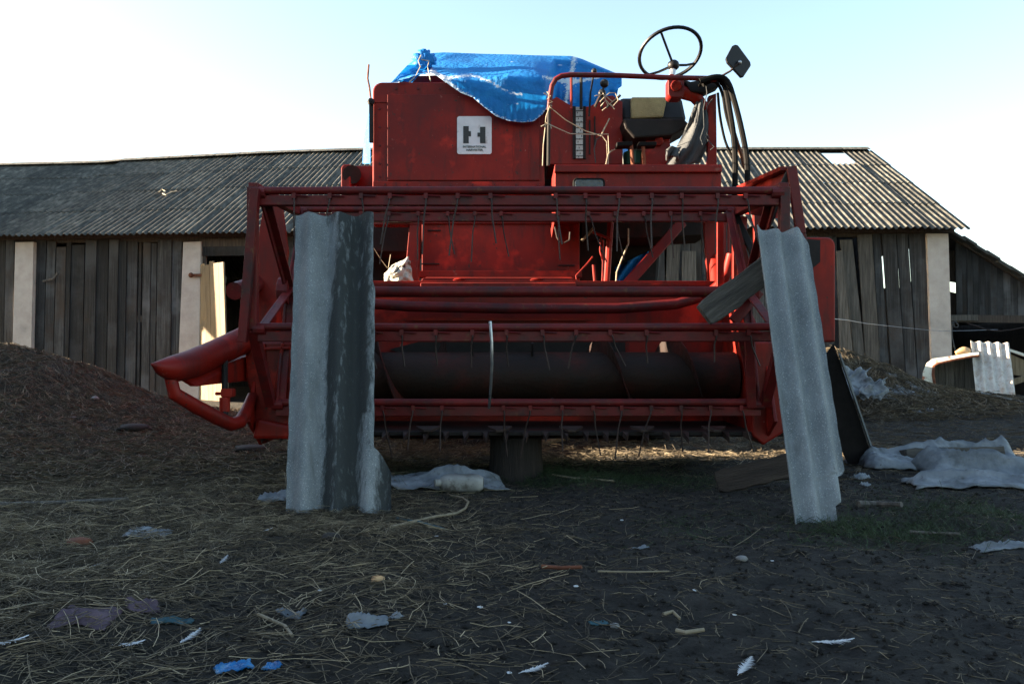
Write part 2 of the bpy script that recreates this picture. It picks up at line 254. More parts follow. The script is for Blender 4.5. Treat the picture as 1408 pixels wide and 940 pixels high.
# ---- mesh builder
class MB:
    def __init__(s): s.v = []; s.f = []
    def add(s, vs, fs):
        o = len(s.v); s.v += [Vector(v) for v in vs]; s.f += [tuple(i + o for i in f) for f in fs]; return s
    def hexa(s, p):      # 8 points: 0-3 one end/face loop, 4-7 opposite
        return s.add(p, [(0, 3, 2, 1), (4, 5, 6, 7), (0, 1, 5, 4), (1, 2, 6, 5), (2, 3, 7, 6), (3, 0, 4, 7)])
    def box(s, lo, hi):
        x0, y0, z0 = lo; x1, y1, z1 = hi
        return s.hexa([(x0, y0, z0), (x1, y0, z0), (x1, y1, z0), (x0, y1, z0), (x0, y0, z1), (x1, y0, z1), (x1, y1, z1), (x0, y1, z1)])
    def bar(s, p, q, w, t, up=(0, 0, 1)):
        p = Vector(p); q = Vector(q); d = (q - p).normalized(); up = Vector(up)
        if abs(d.dot(up)) > 0.98: up = Vector((1, 0, 0))
        a = d.cross(up).normalized(); b = a.cross(d).normalized()
        a = a * w / 2; b = b * t / 2
        return s.hexa([p - a - b, p + a - b, p + a + b, p - a + b, q - a - b, q + a - b, q + a + b, q - a + b])
    def tube(s, pts, r, n=8, cap=True):
        pts = [Vector(p) for p in pts]; m = len(pts)
        rs = r if isinstance(r, (list, tuple)) else [r] * m
        prev = None; vs = []; fs = []
        for i, p in enumerate(pts):
            d = (pts[min(i + 1, m - 1)] - pts[max(i - 1, 0)]).normalized()
            if prev is None:
                u = Vector((0, 0, 1)) if abs(d.z) < 0.9 else Vector((1, 0, 0))
                a = d.cross(u).normalized()
            else:
                a = (prev - d * prev.dot(d)).normalized()
            prev = a; b = d.cross(a)
            for k in range(n):
                t = 2 * math.pi * k / n
                vs.append(p + (a * math.cos(t) + b * math.sin(t)) * rs[i])
        for i in range(m - 1):
            for k in range(n):
                k2 = (k + 1) % n
                fs.append((i * n + k, i * n + k2, (i + 1) * n + k2, (i + 1) * n + k))
        if cap: fs.append(tuple(range(n))[::-1]); fs.append(tuple((m - 1) * n + k for k in range(n)))
        return s.add(vs, fs)
    def prism(s, front, off):      # polygon (3d points) extruded by a vector
        n = len(front); off = Vector(off); vs = [Vector(p) for p in front] + [Vector(p) + off for p in front]
        fs = [tuple(range(n)), tuple(range(2 * n - 1, n - 1, -1))] + [(i, i + n, (i + 1) % n + n, (i + 1) % n) for i in range(n)]
        return s.add(vs, fs)
    def plate(s, poly, D, t):      # outline at one distance with real thickness
        return s.prism([P(x, y, D) for x, y in poly], (0, t, 0))
    def grid(s, rows):             # rows of points
        nr = len(rows); nc = len(rows[0]); vs = [p for r in rows for p in r]
        fs = [(i * nc + j, i * nc + j + 1, (i + 1) * nc + j + 1, (i + 1) * nc + j) for i in range(nr - 1) for j in range(nc - 1)]
        return s.add(vs, fs)
    def ball(s, c, r, n=10, m=6):
        c = Vector(c); r = Vector(r) if not isinstance(r, (int, float)) else Vector((r, r, r))
        rows = []
        for i in range(m + 1):
            t = math.pi * i / m
            rows.append([c + Vector((r.x * math.sin(t) * math.cos(2 * math.pi * k / n), r.y * math.sin(t) * math.sin(2 * math.pi * k / n), r.z * math.cos(t))) for k in range(n + 1)])
        return s.grid(rows)
    def build(s, name, m, parent=None, smooth=False, bevel=0, solid=0, sub=0, origin=None):
        o0 = origin if origin is not None else (root_loc(parent) if parent else Vector((0, 0, 0)))
        me = bpy.data.meshes.new(name); me.from_pydata([tuple(v - o0) for v in s.v], [], s.f); me.update()
        me.materials.append(MATS[m])
        if smooth:
            me.polygons.foreach_set('use_smooth', [True] * len(me.polygons))
        o = bpy.data.objects.new(name, me); COL.objects.link(o)
        if parent: o.parent = parent
        else: o.location = o0
        if parent is not None and origin is not None: o.location = o0 - root_loc(parent)
        import bmesh
        bm = bmesh.new(); bm.from_mesh(me); bmesh.ops.remove_doubles(bm, verts=bm.verts, dist=1e-6)
        bmesh.ops.recalc_face_normals(bm, faces=bm.faces); bm.to_mesh(me); bm.free()
        if smooth and smooth != 'all':
            me.set_sharp_from_angle(angle=math.radians(40))
        if solid:
            md = o.modifiers.new('solid', 'SOLIDIFY'); md.thickness = solid; md.offset = 0
        if bevel:
            md = o.modifiers.new('bevel', 'BEVEL'); md.width = bevel; md.segments = 2; md.limit_method = 'ANGLE'; md.angle_limit = math.radians(35)
        if sub:
            md = o.modifiers.new('sub', 'SUBSURF'); md.levels = sub; md.render_levels = sub
        return o
def root_loc(o):
    while o.parent: o = o.parent
    return Vector(o.location)
def thing(name, label, cat, loc, group=None):
    o = bpy.data.objects.new(name, None); COL.objects.link(o); o.location = loc; o.empty_display_size = 0.2
    return tag(o, label, cat, group)
def tag(o, label, cat, group=None):
    o['label'] = label; o['category'] = cat
    if group: o['group'] = group
    return o
def clone(o, parent, loc):
    c = o.copy(); COL.objects.link(c); c.parent = parent; c.location = loc; return c
def corr_mesh(mb, nw, pitch, amp, fn, ns=8, rows=2, thick=0.006, ph=0.0, keep=None):
    """corrugated sheet: fn(u, v, w) -> point, u metres across, v 0..1 along, w height over the sheet plane"""
    nc = int(round(nw * ns)) + 1
    top = []; bot = []
    for j in range(rows):
        v = j / (rows - 1)
        top.append([fn(i * pitch / ns, v, amp * math.cos(2 * math.pi * (i / ns + ph))) for i in range(nc)])
        bot.append([fn(i * pitch / ns, v, amp * math.cos(2 * math.pi * (i / ns + ph)) - thick) for i in range(nc)])
    vs = [p for r in top for p in r] + [p for r in bot for p in r]; o = nc * rows
    ok = lambda i, j: keep is None or (0 <= i < nc - 1 and 0 <= j < rows - 1 and keep((i + 0.5) * pitch / ns, (j + 0.5) / (rows - 1)))
    fs = []
    inside = lambda i, j: 0 <= i < nc - 1 and 0 <= j < rows - 1 and ok(i, j)
    for j in range(rows - 1):
        for i in range(nc - 1):
            if not inside(i, j): continue
            a, b, c, d = j * nc + i, j * nc + i + 1, (j + 1) * nc + i + 1, (j + 1) * nc + i
            fs.append((a, b, c, d)); fs.append((a + o, d + o, c + o, b + o))
            if not inside(i, j - 1): fs.append((a, a + o, b + o, b))
            if not inside(i, j + 1): fs.append((d, c, c + o, d + o))
            if not inside(i - 1, j): fs.append((a, d, d + o, a + o))
            if not inside(i + 1, j): fs.append((b, b + o, c + o, c))
    return mb.add(vs, fs)

# ================================================================== GROUND
def axis(a, b, step, far, grow=1.22):
    core = list(np.arange(a, b + 1e-6, step)); lo = []; hi = []; s = step; x = a
    while x > -far: s *= grow; x -= s; lo.append(x)
    s = step; x = b
    while x < far: s *= grow; x += s; hi.append(x)
    return np.array(lo[::-1] + core + hi)
gx = axis(-6.5, 6.0, 0.035, 400); gy = axis(0.9, 9.5, 0.035, 400)
X, Y = np.meshgrid(gx, gy); Z = H(X, Y)
nx, ny = len(gx), len(gy)
me = bpy.data.meshes.new('ground')
me.vertices.add(nx * ny); me.vertices.foreach_set('co', np.stack([X, Y, Z], -1).ravel())
ii = (np.arange(ny - 1)[:, None] * nx + np.arange(nx - 1)[None, :]).ravel()
quads = np.stack([ii, ii + 1, ii + nx + 1, ii + nx], -1)
me.loops.add(quads.size); me.loops.foreach_set('vertex_index', quads.ravel())
me.polygons.add(len(quads)); me.polygons.foreach_set('loop_start', np.arange(0, quads.size, 4))
me.polygons.foreach_set('use_smooth', np.ones(len(quads), dtype=bool))
me.update()
def straw_density(x, y):
    """0..1: how much straw lies on the yard"""
    edge = -0.35 - 0.30 * (3.2 - y) * (y < 3.2) + 0.0 * y
    d = 1 / (1 + np.exp((x - edge + 0.9 * fbm(x, y, 0.9, 3, 41) * 1.6 + 0.12 * (y - 2.2)) * 4.0))
    heap = np.exp(-((x - 4.35) / 1.5) ** 2 - ((y - 11.2) / 1.4) ** 2)
    d = np.maximum(d, heap)
    d = d * np.clip(0.75 + 1.8 * fbm(x, y, 1.7, 3, 47), 0.12, 1)
    under = np.exp(-((y - 6.8) / 1.1) ** 2) * (np.abs(x) < 3.5)
    return np.clip(np.maximum(d, 0.8 * under), 0, 1)
def moss_density(x, y):
    a = np.exp(-((x - 0.25) / 0.9) ** 2 - ((y - 4.75) / 0.35) ** 2)
    b = np.exp(-((x - 1.5) / .7) ** 2 - ((y - 3.3) / 0.3) ** 2) * 0.55
    c = np.exp(-((x - 2.1) / 0.6) ** 2 - ((y - 3.7) / 0.35) ** 2) * 0.3
    return np.clip((a + b + c) * np.clip(0.5 + 2.5 * fbm(x, y, 3.0, 3, 53), 0, 1), 0, 0.9)
for nm, fn in (('straw', straw_density), ('moss', moss_density)):
    at = me.attributes.new(nm, 'FLOAT', 'POINT'); at.data.foreach_set('value', fn(X, Y).ravel().astype(np.float32))
me.materials.append(MATS['yard_soil'])
ground = bpy.data.objects.new('ground', me); COL.objects.link(ground); ground['kind'] = 'structure'

# ================================================================== BARN
PH = math.radians(4.9); U = Vector((math.cos(PH), -math.sin(PH), 0)); Nn = Vector((math.sin(PH), math.cos(PH), 0)); W0 = Vector((0, 14.6, 0))
ZU = Vector((0, 0, 1))
def WP(s, d, z): return W0 + U * s + Nn * d + ZU * z
def wall_sz(px, py, d=0.0):
    """barn coordinates (s along the wall, z) of a pixel on the plane d behind the wall"""
    a = P(px, py, 1.0); dv = a - Vector((0, 0, CH))
    t = (W0 + Nn * d).dot(Nn) / dv.dot(Nn)
    q = Vector((0, 0, CH)) + dv * t
    return (q - W0).dot(U), q.z
RW = 4.37
es, ez = zip(*[wall_sz(x, y, -0.35) for x, y in ((-400, 329), (0, 325), (150, 322.5), (330, 320.5), (700, 316), (1050, 314), (1322, 314.5))])
rs_, rz = zip(*[wall_sz(x, y, RW) for x, y in ((-400, 240), (0, 228), (140, 225), (150, 223), (380, 211), (490, 207.5), (1205, 206.5))])
def eave(s): return float(np.interp(s, es, ez))
def ridge(s): return float(np.interp(s, rs_, rz))
S_END = wall_sz(1305, 400)[0]
S_L = -14.0
barn = thing('barn', 'long weathered plank barn with whitewashed posts and corrugated asbestos roof', 'barn', WP(0, 0, 0))
# roof sheets
base_sheet = MB(); corr_mesh(base_sheet, 5.8, 0.117, 0.020, lambda u, v, w: Vector((u, v * 1.36, w)), ns=8, rows=2, thick=0.007)
sheet_proto = None
def roof_sheet(M):
    global sheet_proto
    if sheet_proto is None:
        sheet_proto = base_sheet.build('roof_sheet', 'roof_asbestos', None, smooth=True)
        o = sheet_proto; o.parent = barn
    else:
        o = sheet_proto.copy(); COL.objects.link(o); o.parent = barn
    o.matrix_local = Matrix.Translation(-Vector(barn.location)) @ M
pitchc = 0.117 * 5; ncol = int((S_END + 0.30 - S_L) / pitchc) + 1
s_hole = wall_sz(1190, 218, RW - 0.6)[0]
for c in range(ncol):
    s0 = S_END + 0.12 - (c + 1) * pitchc
    jit = random.uniform(-0.012, 0.012)
    for side in (1, -1):
        d0 = -0.35 if side == 1 else 2 * RW + 0.35
        A = WP(s0, d0, eave(s0) + jit); B = WP(s0, RW, ridge(s0) + jit)
        yv = (B - A); Lr = yv.length; yv.normalize(); xv = U.copy()
        xv = (WP(s0 + pitchc, d0, eave(s0 + pitchc)) - WP(s0, d0, eave(s0))).normalized()
        if side == -1: xv = -xv
        zv = xv.cross(yv).normalized(); yv = zv.cross(xv)
        for r in range(4):
            if r == 3 and (c == 1 or (side == -1 and c < 4)): continue
            step = Lr / 4
            org = A + yv * (r * step) + zv * (0.012 + (c % 2) * 0.003 + random.uniform(0, 0.004))
            if side == -1: org = org + U * pitchc
            tilt = Matrix.Rotation(-0.010 + random.uniform(-0.003, 0.003), 3, 'X') @ Matrix.Rotation(random.uniform(-0.006, 0.006), 3, 'Z')
            R = (Matrix((xv, yv, zv)).transposed() @ tilt).to_4x4()
            R = R @ Matrix.Diagonal((1, (step + 0.11) / 1.36 if r < 3 else (step + 0.03) / 1.36, 1, 1))
            roof_sheet(Matrix.Translation(org) @ R)
for c in range(ncol):
    s0 = S_END + 0.12 - (c + 1) * pitchc; s1 = s0 + pitchc + .05
    mb = MB()
    for d_ in (-.17, .17):
        q = [WP(s0, RW, ridge(s0) + .075), WP(s1, RW, ridge(s1) + .075), WP(s1, RW + d_, ridge(s1) - .015), WP(s0, RW + d_, ridge(s0) - .015)]
        mb.prism(q, (0, 0, -.012))
    mb.build('ridge_cap', 'roof_asbestos', barn)
# purlins
for d, zo in ((0.05, -0.16), (RW - 0.25, -0.34), (RW * 0.5, -0.2)):
    mb = MB(); k = d / RW
    pts = [WP(s, d, eave(s) + (ridge(s) - eave(s)) * (d + 0.35) / (RW + 0.35) + zo) for s in np.linspace(S_L, S_END + 0.1, 12)]
    for a, b in zip(pts[:-1], pts[1:]): mb.bar(a, b, 0.12, 0.14)
    mb.build('purlin', 'dark_wood', barn)
# wall planks (outline given by the photograph at the wall's own distance)
def plank(x0t, x1t, x0b, x1b, yt, zb=-0.1, d=0.0, t=0.03, m='barn_wood', parent=None, name='plank', yb=None, zt=None):
    a = wall_sz(x0t, yt, d); b = wall_sz(x1t, yt, d); zz0 = a[1] if zt is None else zt
    yb_ = 560 if yb is None else yb
    c = wall_sz(x1b, yb_, d); e = wall_sz(x0b, yb_, d)
    zlow = zb if yb is None else c[1]
    sk = random.uniform(-0.012, 0.012)
    fr = [WP(e[0], d, zlow), WP(c[0], d, zlow), WP(b[0], d, zz0 + sk), WP(a[0], d, zz0)]
    mb = MB().prism(fr, Nn * t)
    ce = (fr[0] + fr[2]) / 2
    return mb.build(name, m, parent or barn, origin=ce)
L_edges = [-70, -55, -38, -20, -4, 8, 20]
for a, b in zip(L_edges[:-1], L_edges[1:]): plank(a + .3, b - .3, a - 5 + .3, b - 5 - .3, 327, d=random.uniform(0, 0.02))
row = [(46, 64, 327), (64.5, 77, 331), (77.5, 91, 338), (91.5, 98, 332), (98.5, 116.5, 337), (117.5, 133, 330), (133.5, 149.5, 329), (150, 163, 329), (163.5, 174.5, 330),
       (175, 189.5, 330), (191, 195, 333), (196.5, 207.5, 332), (208, 216, 332), (216.5, 236, 331), (237, 250, 331)]
for a, b, yt in row:
    def sh(x): return x - (x * -0.012 + 8.0) * 0.9 * (1 - (x / 704))
    plank(a + .25, b - .35, sh(a) + .25 + random.uniform(-.4, .4), sh(b) - .35 + random.uniform(-.4, .4), yt + random.uniform(-1, 2), d=random.uniform(0.0, 0.05))
for (a, b, a2, b2) in ((21, 46, 15, 41), (252, 276, 243, 273), (1274.5, 1304, 1283.5, 1311)):
    plank(a, b, a2, b2, 333 if a < 900 else 321, d=-0.05, t=0.26, m='concrete_post', name='post')
# lintel boards and doorway
plank(276, 352, 276, 352, 329, yb=338, d=0.0, name='lintel_board', m='dark_wood')
plank(276.5, 352, 276.5, 352, 339, yb=351, d=0.01, name='lintel_board', m='barn_wood')
plank(276, 283, 274, 281, 330, d=0.03, name='door_jamb', m='dark_wood')
x = 352
while x < 1140:
    w = random.uniform(15, 21)
    if not (905 < x < 925): plank(x, x + w - .8, x + (x - 704) * .012, x + w - .8 + (x - 704) * .012, 325, d=random.uniform(0, 0.03))
    x += w
plank(918, 936, 909, 925, 322, d=-0.02, m='grey_board'); plank(938, 957, 936, 960, 345, d=-0.03, m='grey_board')
for q in ((1136, 1150, 1138, 1158, 325, 0.05), (1150, 1158, 1158, 1181, 345, -0.06), (1155, 1172, 1184, 1197, 330, 0.0), (1179, 1199, 1195, 1214, 323, -0.02),
          (1200, 1210.2, 1214, 1226.5, 322, 0.02), (1212.5, 1231.6, 1230, 1248, 322, 0.0), (1232.7, 1247.9, 1248.9, 1264, 322, 0.01), (1249.2, 1276, 1265.2, 1285, 322, 0.02)):
    plank(*q[:5], d=q[5], m='grey_board' if q[0] in (1150, 1155, 1179) else 'barn_wood')
for a_, b_, y0, y1 in ((1208, 1222, 318, 352), (1212, 1240, 396, 565), (1228, 1242, 318, 369), (1234, 1256, 409, 565), (1244, 1258, 318, 342), (1250, 1274, 387, 565)):
    plank(a_, b_, a_ + (3 if y0 > 350 else 0), b_ + (3 if y0 > 350 else 0), y0, yb=y1, d=.06 + .004 * (a_ % 7), t=.025, name='backing_plank', m='dark_wood')
# top plate behind plank heads
mb = MB(); mb.bar(WP(S_L, 0.12, eave(S_L) + 0.02), WP(S_END, 0.12, eave(S_END) + 0.02), 0.14, 0.16); mb.build('wall_plate', 'dark_wood', barn)
mb = MB(); mb.bar(WP(S_L, 0.09, 1.5), WP(-5.7, 0.09, 1.5), 0.08, 0.12); mb.build('rail', 'dark_wood', barn)
# back wall (with an unglazed opening) and gables
bo = [wall_sz(xx, yy, 2 * RW) for xx, yy in ((1204, 398), (1262, 335))]
DB = 2 * RW
s = S_L
while s < S_END - 0.01:
    s1 = min(s + 0.26, S_END)
    segs = [(-0.1, eave(s) + 0.15)]
    if s1 > bo[0][0] and s < bo[1][0]: segs = [(-0.1, bo[0][1]), (bo[1][1], eave(s) + 0.15)]
    for z0, z1 in segs:
        MB().hexa([WP(s, DB, z0), WP(s1, DB, z0), WP(s1, DB + .03, z0), WP(s, DB + .03, z0), WP(s, DB, z1), WP(s1, DB, z1), WP(s1, DB + .03, z1), WP(s, DB + .03, z1)]).build('back_plank', 'barn_wood', barn)
    s = s1
for sg in (S_L, S_END - 0.05):
    d = 0.3
    while d < DB - 0.02:
        d1 = min(d + 0.25, DB - 0.01); k = 1 - abs((d + d1) / 2 - RW) / (RW + .35)
        zt = eave(sg) + (ridge(sg) - eave(sg)) * k - 0.06
        if sg > 0 and .85 < d < 3.2:
            MB().hexa([WP(sg, d, 3.15), WP(sg + .03, d, 3.15), WP(sg + .03, d1 - .004, 3.15), WP(sg, d1 - .004, 3.15), WP(sg, d, zt), WP(sg + .03, d, zt), WP(sg + .03, d1 - .004, zt), WP(sg, d1 - .004, zt)]).build('gable_plank', 'barn_wood', barn)
            zt = 1.85
        MB().hexa([WP(sg, d, -.1), WP(sg + .03, d, -.1), WP(sg + .03, d1 - .004, -.1), WP(sg, d1 - .004, -.1), WP(sg, d, zt), WP(sg + .03, d, zt), WP(sg + .03, d1 - .004, zt), WP(sg, d1 - .004, zt)]).build('gable_plank', 'barn_wood', barn)
        d = d1
# plank door leaf, hung on its far edge, swung out so that it faces the evening sun
hs = wall_sz(277.5, 450)[0]
hinge = WP(hs, -0.07, 0)
ddir = Vector((0.70, -0.71, 0)).normalized()
door = thing('plank_door', 'sunlit pale plank door standing ajar at the dark barn doorway', 'door', hinge)
nrm = Vector((ddir.y, -ddir.x, 0)).normalized()
edges = [0, .17, .36, .52, .74, .93]
for a, b in zip(edges[:-1], edges[1:]):
    z1 = 2.50 + random.uniform(-.04, .02); lean = 0.22
    q = [hinge + ddir * (a + lean * (a > 0)) + ZU * 0.0, hinge + ddir * (b - .008 + lean) + ZU * 0.0, hinge + ddir * (b - .008) + ZU * z1, hinge + ddir * a + ZU * z1]
    MB().prism(q, -nrm * 0.03).build('plank', 'pale_wood', door, origin=(q[0] + q[2]) / 2)
for z in (0.5, 2.15):
    MB().bar(hinge + ddir * .02 + ZU * z - nrm * .055, hinge + ddir * .90 + ZU * z - nrm * .055, .04, .12).build('ledge', 'grey_board', door)
# iron strap on the post, hook on the wall
a = wall_sz(266, 379); b = wall_sz(296, 379)
mb = MB(); mb.bar(WP(a[0], -.09, a[1]), WP(b[0], -.10, b[1]), .02, .05); mb.ball(WP(a[0], -.10, a[1]), .05, 6, 4)
mb.build('hinge_strap', 'rust', barn)
a = wall_sz(61, 387); b = wall_sz(76, 384); c = wall_sz(82, 376)
MB().tube([WP(a[0], -.05, a[1]), WP(b[0], -.06, b[1]), WP(c[0], -.05, c[1])], .022, 6).build('wall_hook', 'grey_board', barn)
# scrap of wire lying on the roof
def roofpt(px, py, lift=0.03):
    A = WP(0, -.35, eave(0)); d = P(px, py, 1.0) - Vector((0, 0, CH)); s = -5
    for i in range(10):
        A = WP(s, -.35, eave(s)); B = WP(s, RW, ridge(s)); n = U.cross(B - A).normalized()
        t = (A - Vector((0, 0, CH))).dot(n) / d.dot(n); q = Vector((0, 0, CH)) + d * t; s = (q - W0).dot(U)
    return q + n * lift
tag(MB().tube([roofpt(x, y) for x, y in ((219, 266), (223, 262.5), (228, 265), (224, 268), (228, 270), (236, 266), (244, 264.5))], .012, 5).build('wire_scrap', 'twine', None), 'curled pale wire scrap lying on the corrugated barn roof', 'wire')

# ================================================================== LEAN-TO on the right
lt = thing('lean_to_shed', 'grey plank lean-to with sloping felt roof and dark open front', 'shed', WP(S_END + 1.5, 0.3, 0))
def ltz(px): return 318 + (px - 1312) * (60 / 96.0)
dl = 0.30; xs = [1315.5, 1324, 1331, 1339, 1347, 1355.5, 1363, 1372, 1381, 1391, 1400, 1411, 1421, 1432, 1444, 1456, 1468]
for a, b in zip(xs[:-1], xs[1:]):
    A = wall_sz(a, 434, dl); B = wall_sz(b - .35, 434, dl); za = wall_sz(a, ltz(a) + 5, dl)[1]; zb_ = wall_sz(b, ltz(b) + 5, dl)[1]
    yo = random.uniform(0, .02)
    q = [WP(A[0], dl + yo, A[1]), WP(B[0], dl + yo, A[1]), WP(B[0], dl + yo, zb_), WP(A[0], dl + yo, za)]
    MB().prism(q, Nn * .025).build('plank', 'barn_wood', lt, origin=(q[0] + q[2]) / 2)
A = wall_sz(1304, 438, dl - .06); B = wall_sz(1480, 438, dl - .06)
MB().bar(WP(A[0], dl - .06, A[1]), WP(B[0], dl - .06, B[1] - .02), .10, .13).build('beam', 'dark_wood', lt)
MB().bar(WP(A[0], dl - .13, A[1] + .01), WP(A[0] + .45, dl - .13, A[1] + .01), .04, .10).build('beam_end', 'grey_board', lt)
# roof in overlapping strips running back
for k, a in enumerate(np.arange(1310, 1480, 16.0)):
    b = a + 18
    A = wall_sz(a, ltz(a), dl - .25); B = wall_sz(b, ltz(b), dl - .25)
    up = 0.02 * (k % 2) + random.uniform(0, .02)
    q = [WP(A[0], dl - .25, A[1] + up), WP(B[0], dl - .25, B[1] + up), WP(B[0], dl - .25, B[1] + up - .05), WP(A[0], dl - .25, A[1] + up - .05)]
    MB().prism(q, Nn * (1.25 if k < 7 else 5.0)).build('roof_strip', 'felt_roof', lt)
q0 = wall_sz(1310, 325, dl); q1 = wall_sz(1480, ltz(1480) + 6, dl)
MB().bar(WP(q0[0], dl - .05, q0[1]), WP(q1[0], dl - .05, q1[1]), .06, .12).build('rafter', 'dark_wood', lt)
s = wall_sz(1327, 400, dl)[0] + .35
while s < q1[0]:
    MB().hexa([WP(s, 5.0, -.1), WP(s + .245, 5.0, -.1), WP(s + .245, 5.03, -.1), WP(s, 5.03, -.1), WP(s, 5.0, 1.6), WP(s + .245, 5.0, 1.6), WP(s + .245, 5.03, 1.6), WP(s, 5.03, 1.6)]).build('back_plank', 'dark_wood', lt)
    s += .25
MB().hexa([WP(q1[0], .3, -.1), WP(q1[0] + .04, .3, -.1), WP(q1[0] + .04, 5, -.1), WP(q1[0], 5, -.1), WP(q1[0], .3, 1.6), WP(q1[0] + .04, .3, 1.6), WP(q1[0] + .04, 5, 1.6), WP(q1[0], 5, 1.6)]).build('side_wall', 'dark_wood', lt)
# boards closing the slot beside the barn post, with the holes that let the sky through
s0_ = wall_sz(1300, 400, 5.0)[0]; s1_ = wall_sz(1330, 400, 5.0)[0] + .45
zz = [wall_sz(1310, y, 5.0)[1] for y in (545, 408, 385, 342, 333, 300)]
for z0, z1 in ((-.1, 1.25),):
    MB().hexa([WP(s0_ - .3, 5.05, z0), WP(s1_, 5.05, z0), WP(s1_, 5.08, z0), WP(s0_ - .3, 5.08, z0), WP(s0_ - .3, 5.05, z1), WP(s1_, 5.05, z1 + .12), WP(s1_, 5.08, z1 + .12), WP(s0_ - .3, 5.08, z1)]).build('patch_board', 'dark_wood', lt)
for y0, y1, sk in ((343, 386, 3), (404, 450, -5)):
    q = [WP(*(lambda t: (t[0], .5, t[1]))(wall_sz(x, y, .5))) for x, y in ((1299, y1), (1319, y1 + sk), (1319, y0), (1299, y0 + sk))]
    MB().prism(q, Nn * .03).build('slot_board', 'dark_wood', lt)
for px in (1470,):
    a = wall_sz(px, 470, dl); MB().bar(WP(a[0], dl, -.1), WP(a[0], dl, 2.0), .14, .14).build('post', 'dark_wood', lt)
def wire(name, pts, r, m, label, cat='wire'):
    return tag(MB().tube(pts, r, 5).build(name, m, None, smooth=True, origin=Vector(pts[0])), label, cat)
wire('wire_line', [P(1144, 438, 9.0), P(1165, 440, 10), P(1190, 444.5, 11.2), P(1240, 450, 12.6), P(1290, 455, 13.6), P(1330, 454.5, 13.8), P(1372, 453, 13.8)], .004, 'bright_steel', 'thin wire strung from the harvester to the lean-to past the barn planks')
wire('hanging_cord', [P(1330, 444, 13.7), P(1345, 449, 13.7), P(1358, 453.5, 13.7), P(1375, 455, 13.7), P(1392, 453, 13.7), P(1412, 449, 13.7), P(1440, 445, 13.7)], .008, 'wire_steel', 'slack cord with knots hanging under the lean-to beam', 'cord')
wire('rope_loop', [P(1311, 443, 13.6), P(1312, 449, 13.6), P(1316, 450, 13.6), P(1318, 447, 13.6), P(1313, 441, 13.6), P(1309, 443, 13.6), P(1309, 462, 13.6), P(1313, 480, 13.6), P(1316, 490, 13.6)], .009, 'grey_cloth', 'looped rope hanging beside the last whitewashed barn post', 'rope')

# ================================================================== COMBINE HARVESTER
ch = thing('combine_harvester', 'old red combine harvester without cab, its wide reel and header facing the yard', 'combine harvester', Vector((0, 5.4, 0)))
R_ = 'red_paint'; RP = 'reel_paint'
# ---- grain tank
tank = MB()
def rounded(x0, y0, x1, y1, r, corners='tl'):
    pts = []
    def arc(cx, cy, a0, a1): return [(cx + r * math.cos(math.radians(a)), cy - r * math.sin(math.radians(a))) for a in np.linspace(a0, a1, 6)]
    pts += arc(x0 + r, y0 + r, 180, 90) if 'tl' in corners else [(x0, y0)]
    pts += arc(x1 - r, y0 + r, 90, 0) if 'tr' in corners else [(x1, y0)]
    pts += arc(x1 - r, y1 - r, 0, -90) if 'br' in corners else [(x1, y1)]
    pts += arc(x0 + r, y1 - r, -90, -180) if 'bl' in corners else [(x0, y1)]
    return pts
DT = 6.3
tank.plate(rounded(512, 113, 749, 262, 13, 'tl'), DT, 1.9)
tk = tank.build('grain_tank', R_, ch, bevel=.012)
mb = MB(); mb.plate([(532.5, 130), (742, 130), (742, 248), (532.5, 248)], DT - .014, .02); pn = mb.build('front_panel', R_, tk, bevel=.004)
mb = MB(); mb.plate([(512.5, 249.5), (749, 249.5), (749, 259), (512.5, 259)], DT - .03, .04); mb.build('flange', R_, tk, bevel=.004)
mb = MB(); mb.plate([(706, 131), (707, 131), (707, 247.5), (706, 247.5)], DT - .018, .01); mb.plate([(728, 131), (728.8, 131), (728.8, 247.5), (728, 247.5)], DT - .018, .01); mb.build('panel_seam', R_, tk)
mb = MB(); mb.plate([(512.5, 140), (532, 140), (532, 140.9), (512.5, 140.9)], DT - .01, .02); mb.build('panel_seam', R_, tk)
# inner heap of the tank rim (mesh hatch under the tarpaulin)
mb = MB(); mb.plate([(548, 114), (560, 105), (600, 104), (612, 113)], DT + .5, .3); mb.build('hatch', R_, tk)
# emblem plate
lg = MB(); lg.plate(rounded(628.5, 160, 676, 212, 3.5, 'tltrbrbl'), DT - .024, .01); plate = lg.build('emblem_plate', 'white_plate', ch)
mb = MB()
mb.plate([(637, 173.5), (644.5, 173.5), (644.5, 180.5), (647.5, 180.5), (647.5, 187.5), (644.5, 187.5), (644.5, 197), (637, 197)], DT - .0275, .005)
mb.plate([(660, 174.5), (667.5, 174.5), (667.5, 197), (660, 197), (660, 188), (656.5, 188), (656.5, 182.5), (660, 182.5)], DT - .0275, .005)
mb.build('emblem', 'black_print', plate)
def text(body, px, py, D, hpx, wpx, m, parent, name):
    cu = bpy.data.curves.new(name, 'FONT'); cu.body = body; cu.align_x = 'CENTER'; cu.extrude = 0.0015; cu.offset = 0.012
    to = bpy.data.objects.new(name, cu); COL.objects.link(to)
    dg = bpy.context.evaluated_depsgraph_get(); mesh = bpy.data.meshes.new_from_object(to.evaluated_get(dg))
    bpy.data.objects.remove(to)
    co = np.array([v.co for v in mesh.vertices]); sx = wpx / F * D / (co[:, 0].max() - co[:, 0].min()); sz = hpx / F * D / (co[:, 1].max() - co[:, 1].min())
    c = P(px, py, D) - root_loc(parent)
    for v in mesh.vertices: x_, y_, z_ = v.co; v.co = (c.x + x_ * sx, c.y - z_, c.z + y_ * sz)
    mesh.materials.clear(); mesh.materials.append(MATS[m])
    o = bpy.data.objects.new(name, mesh); COL.objects.link(o); o.parent = parent; return o
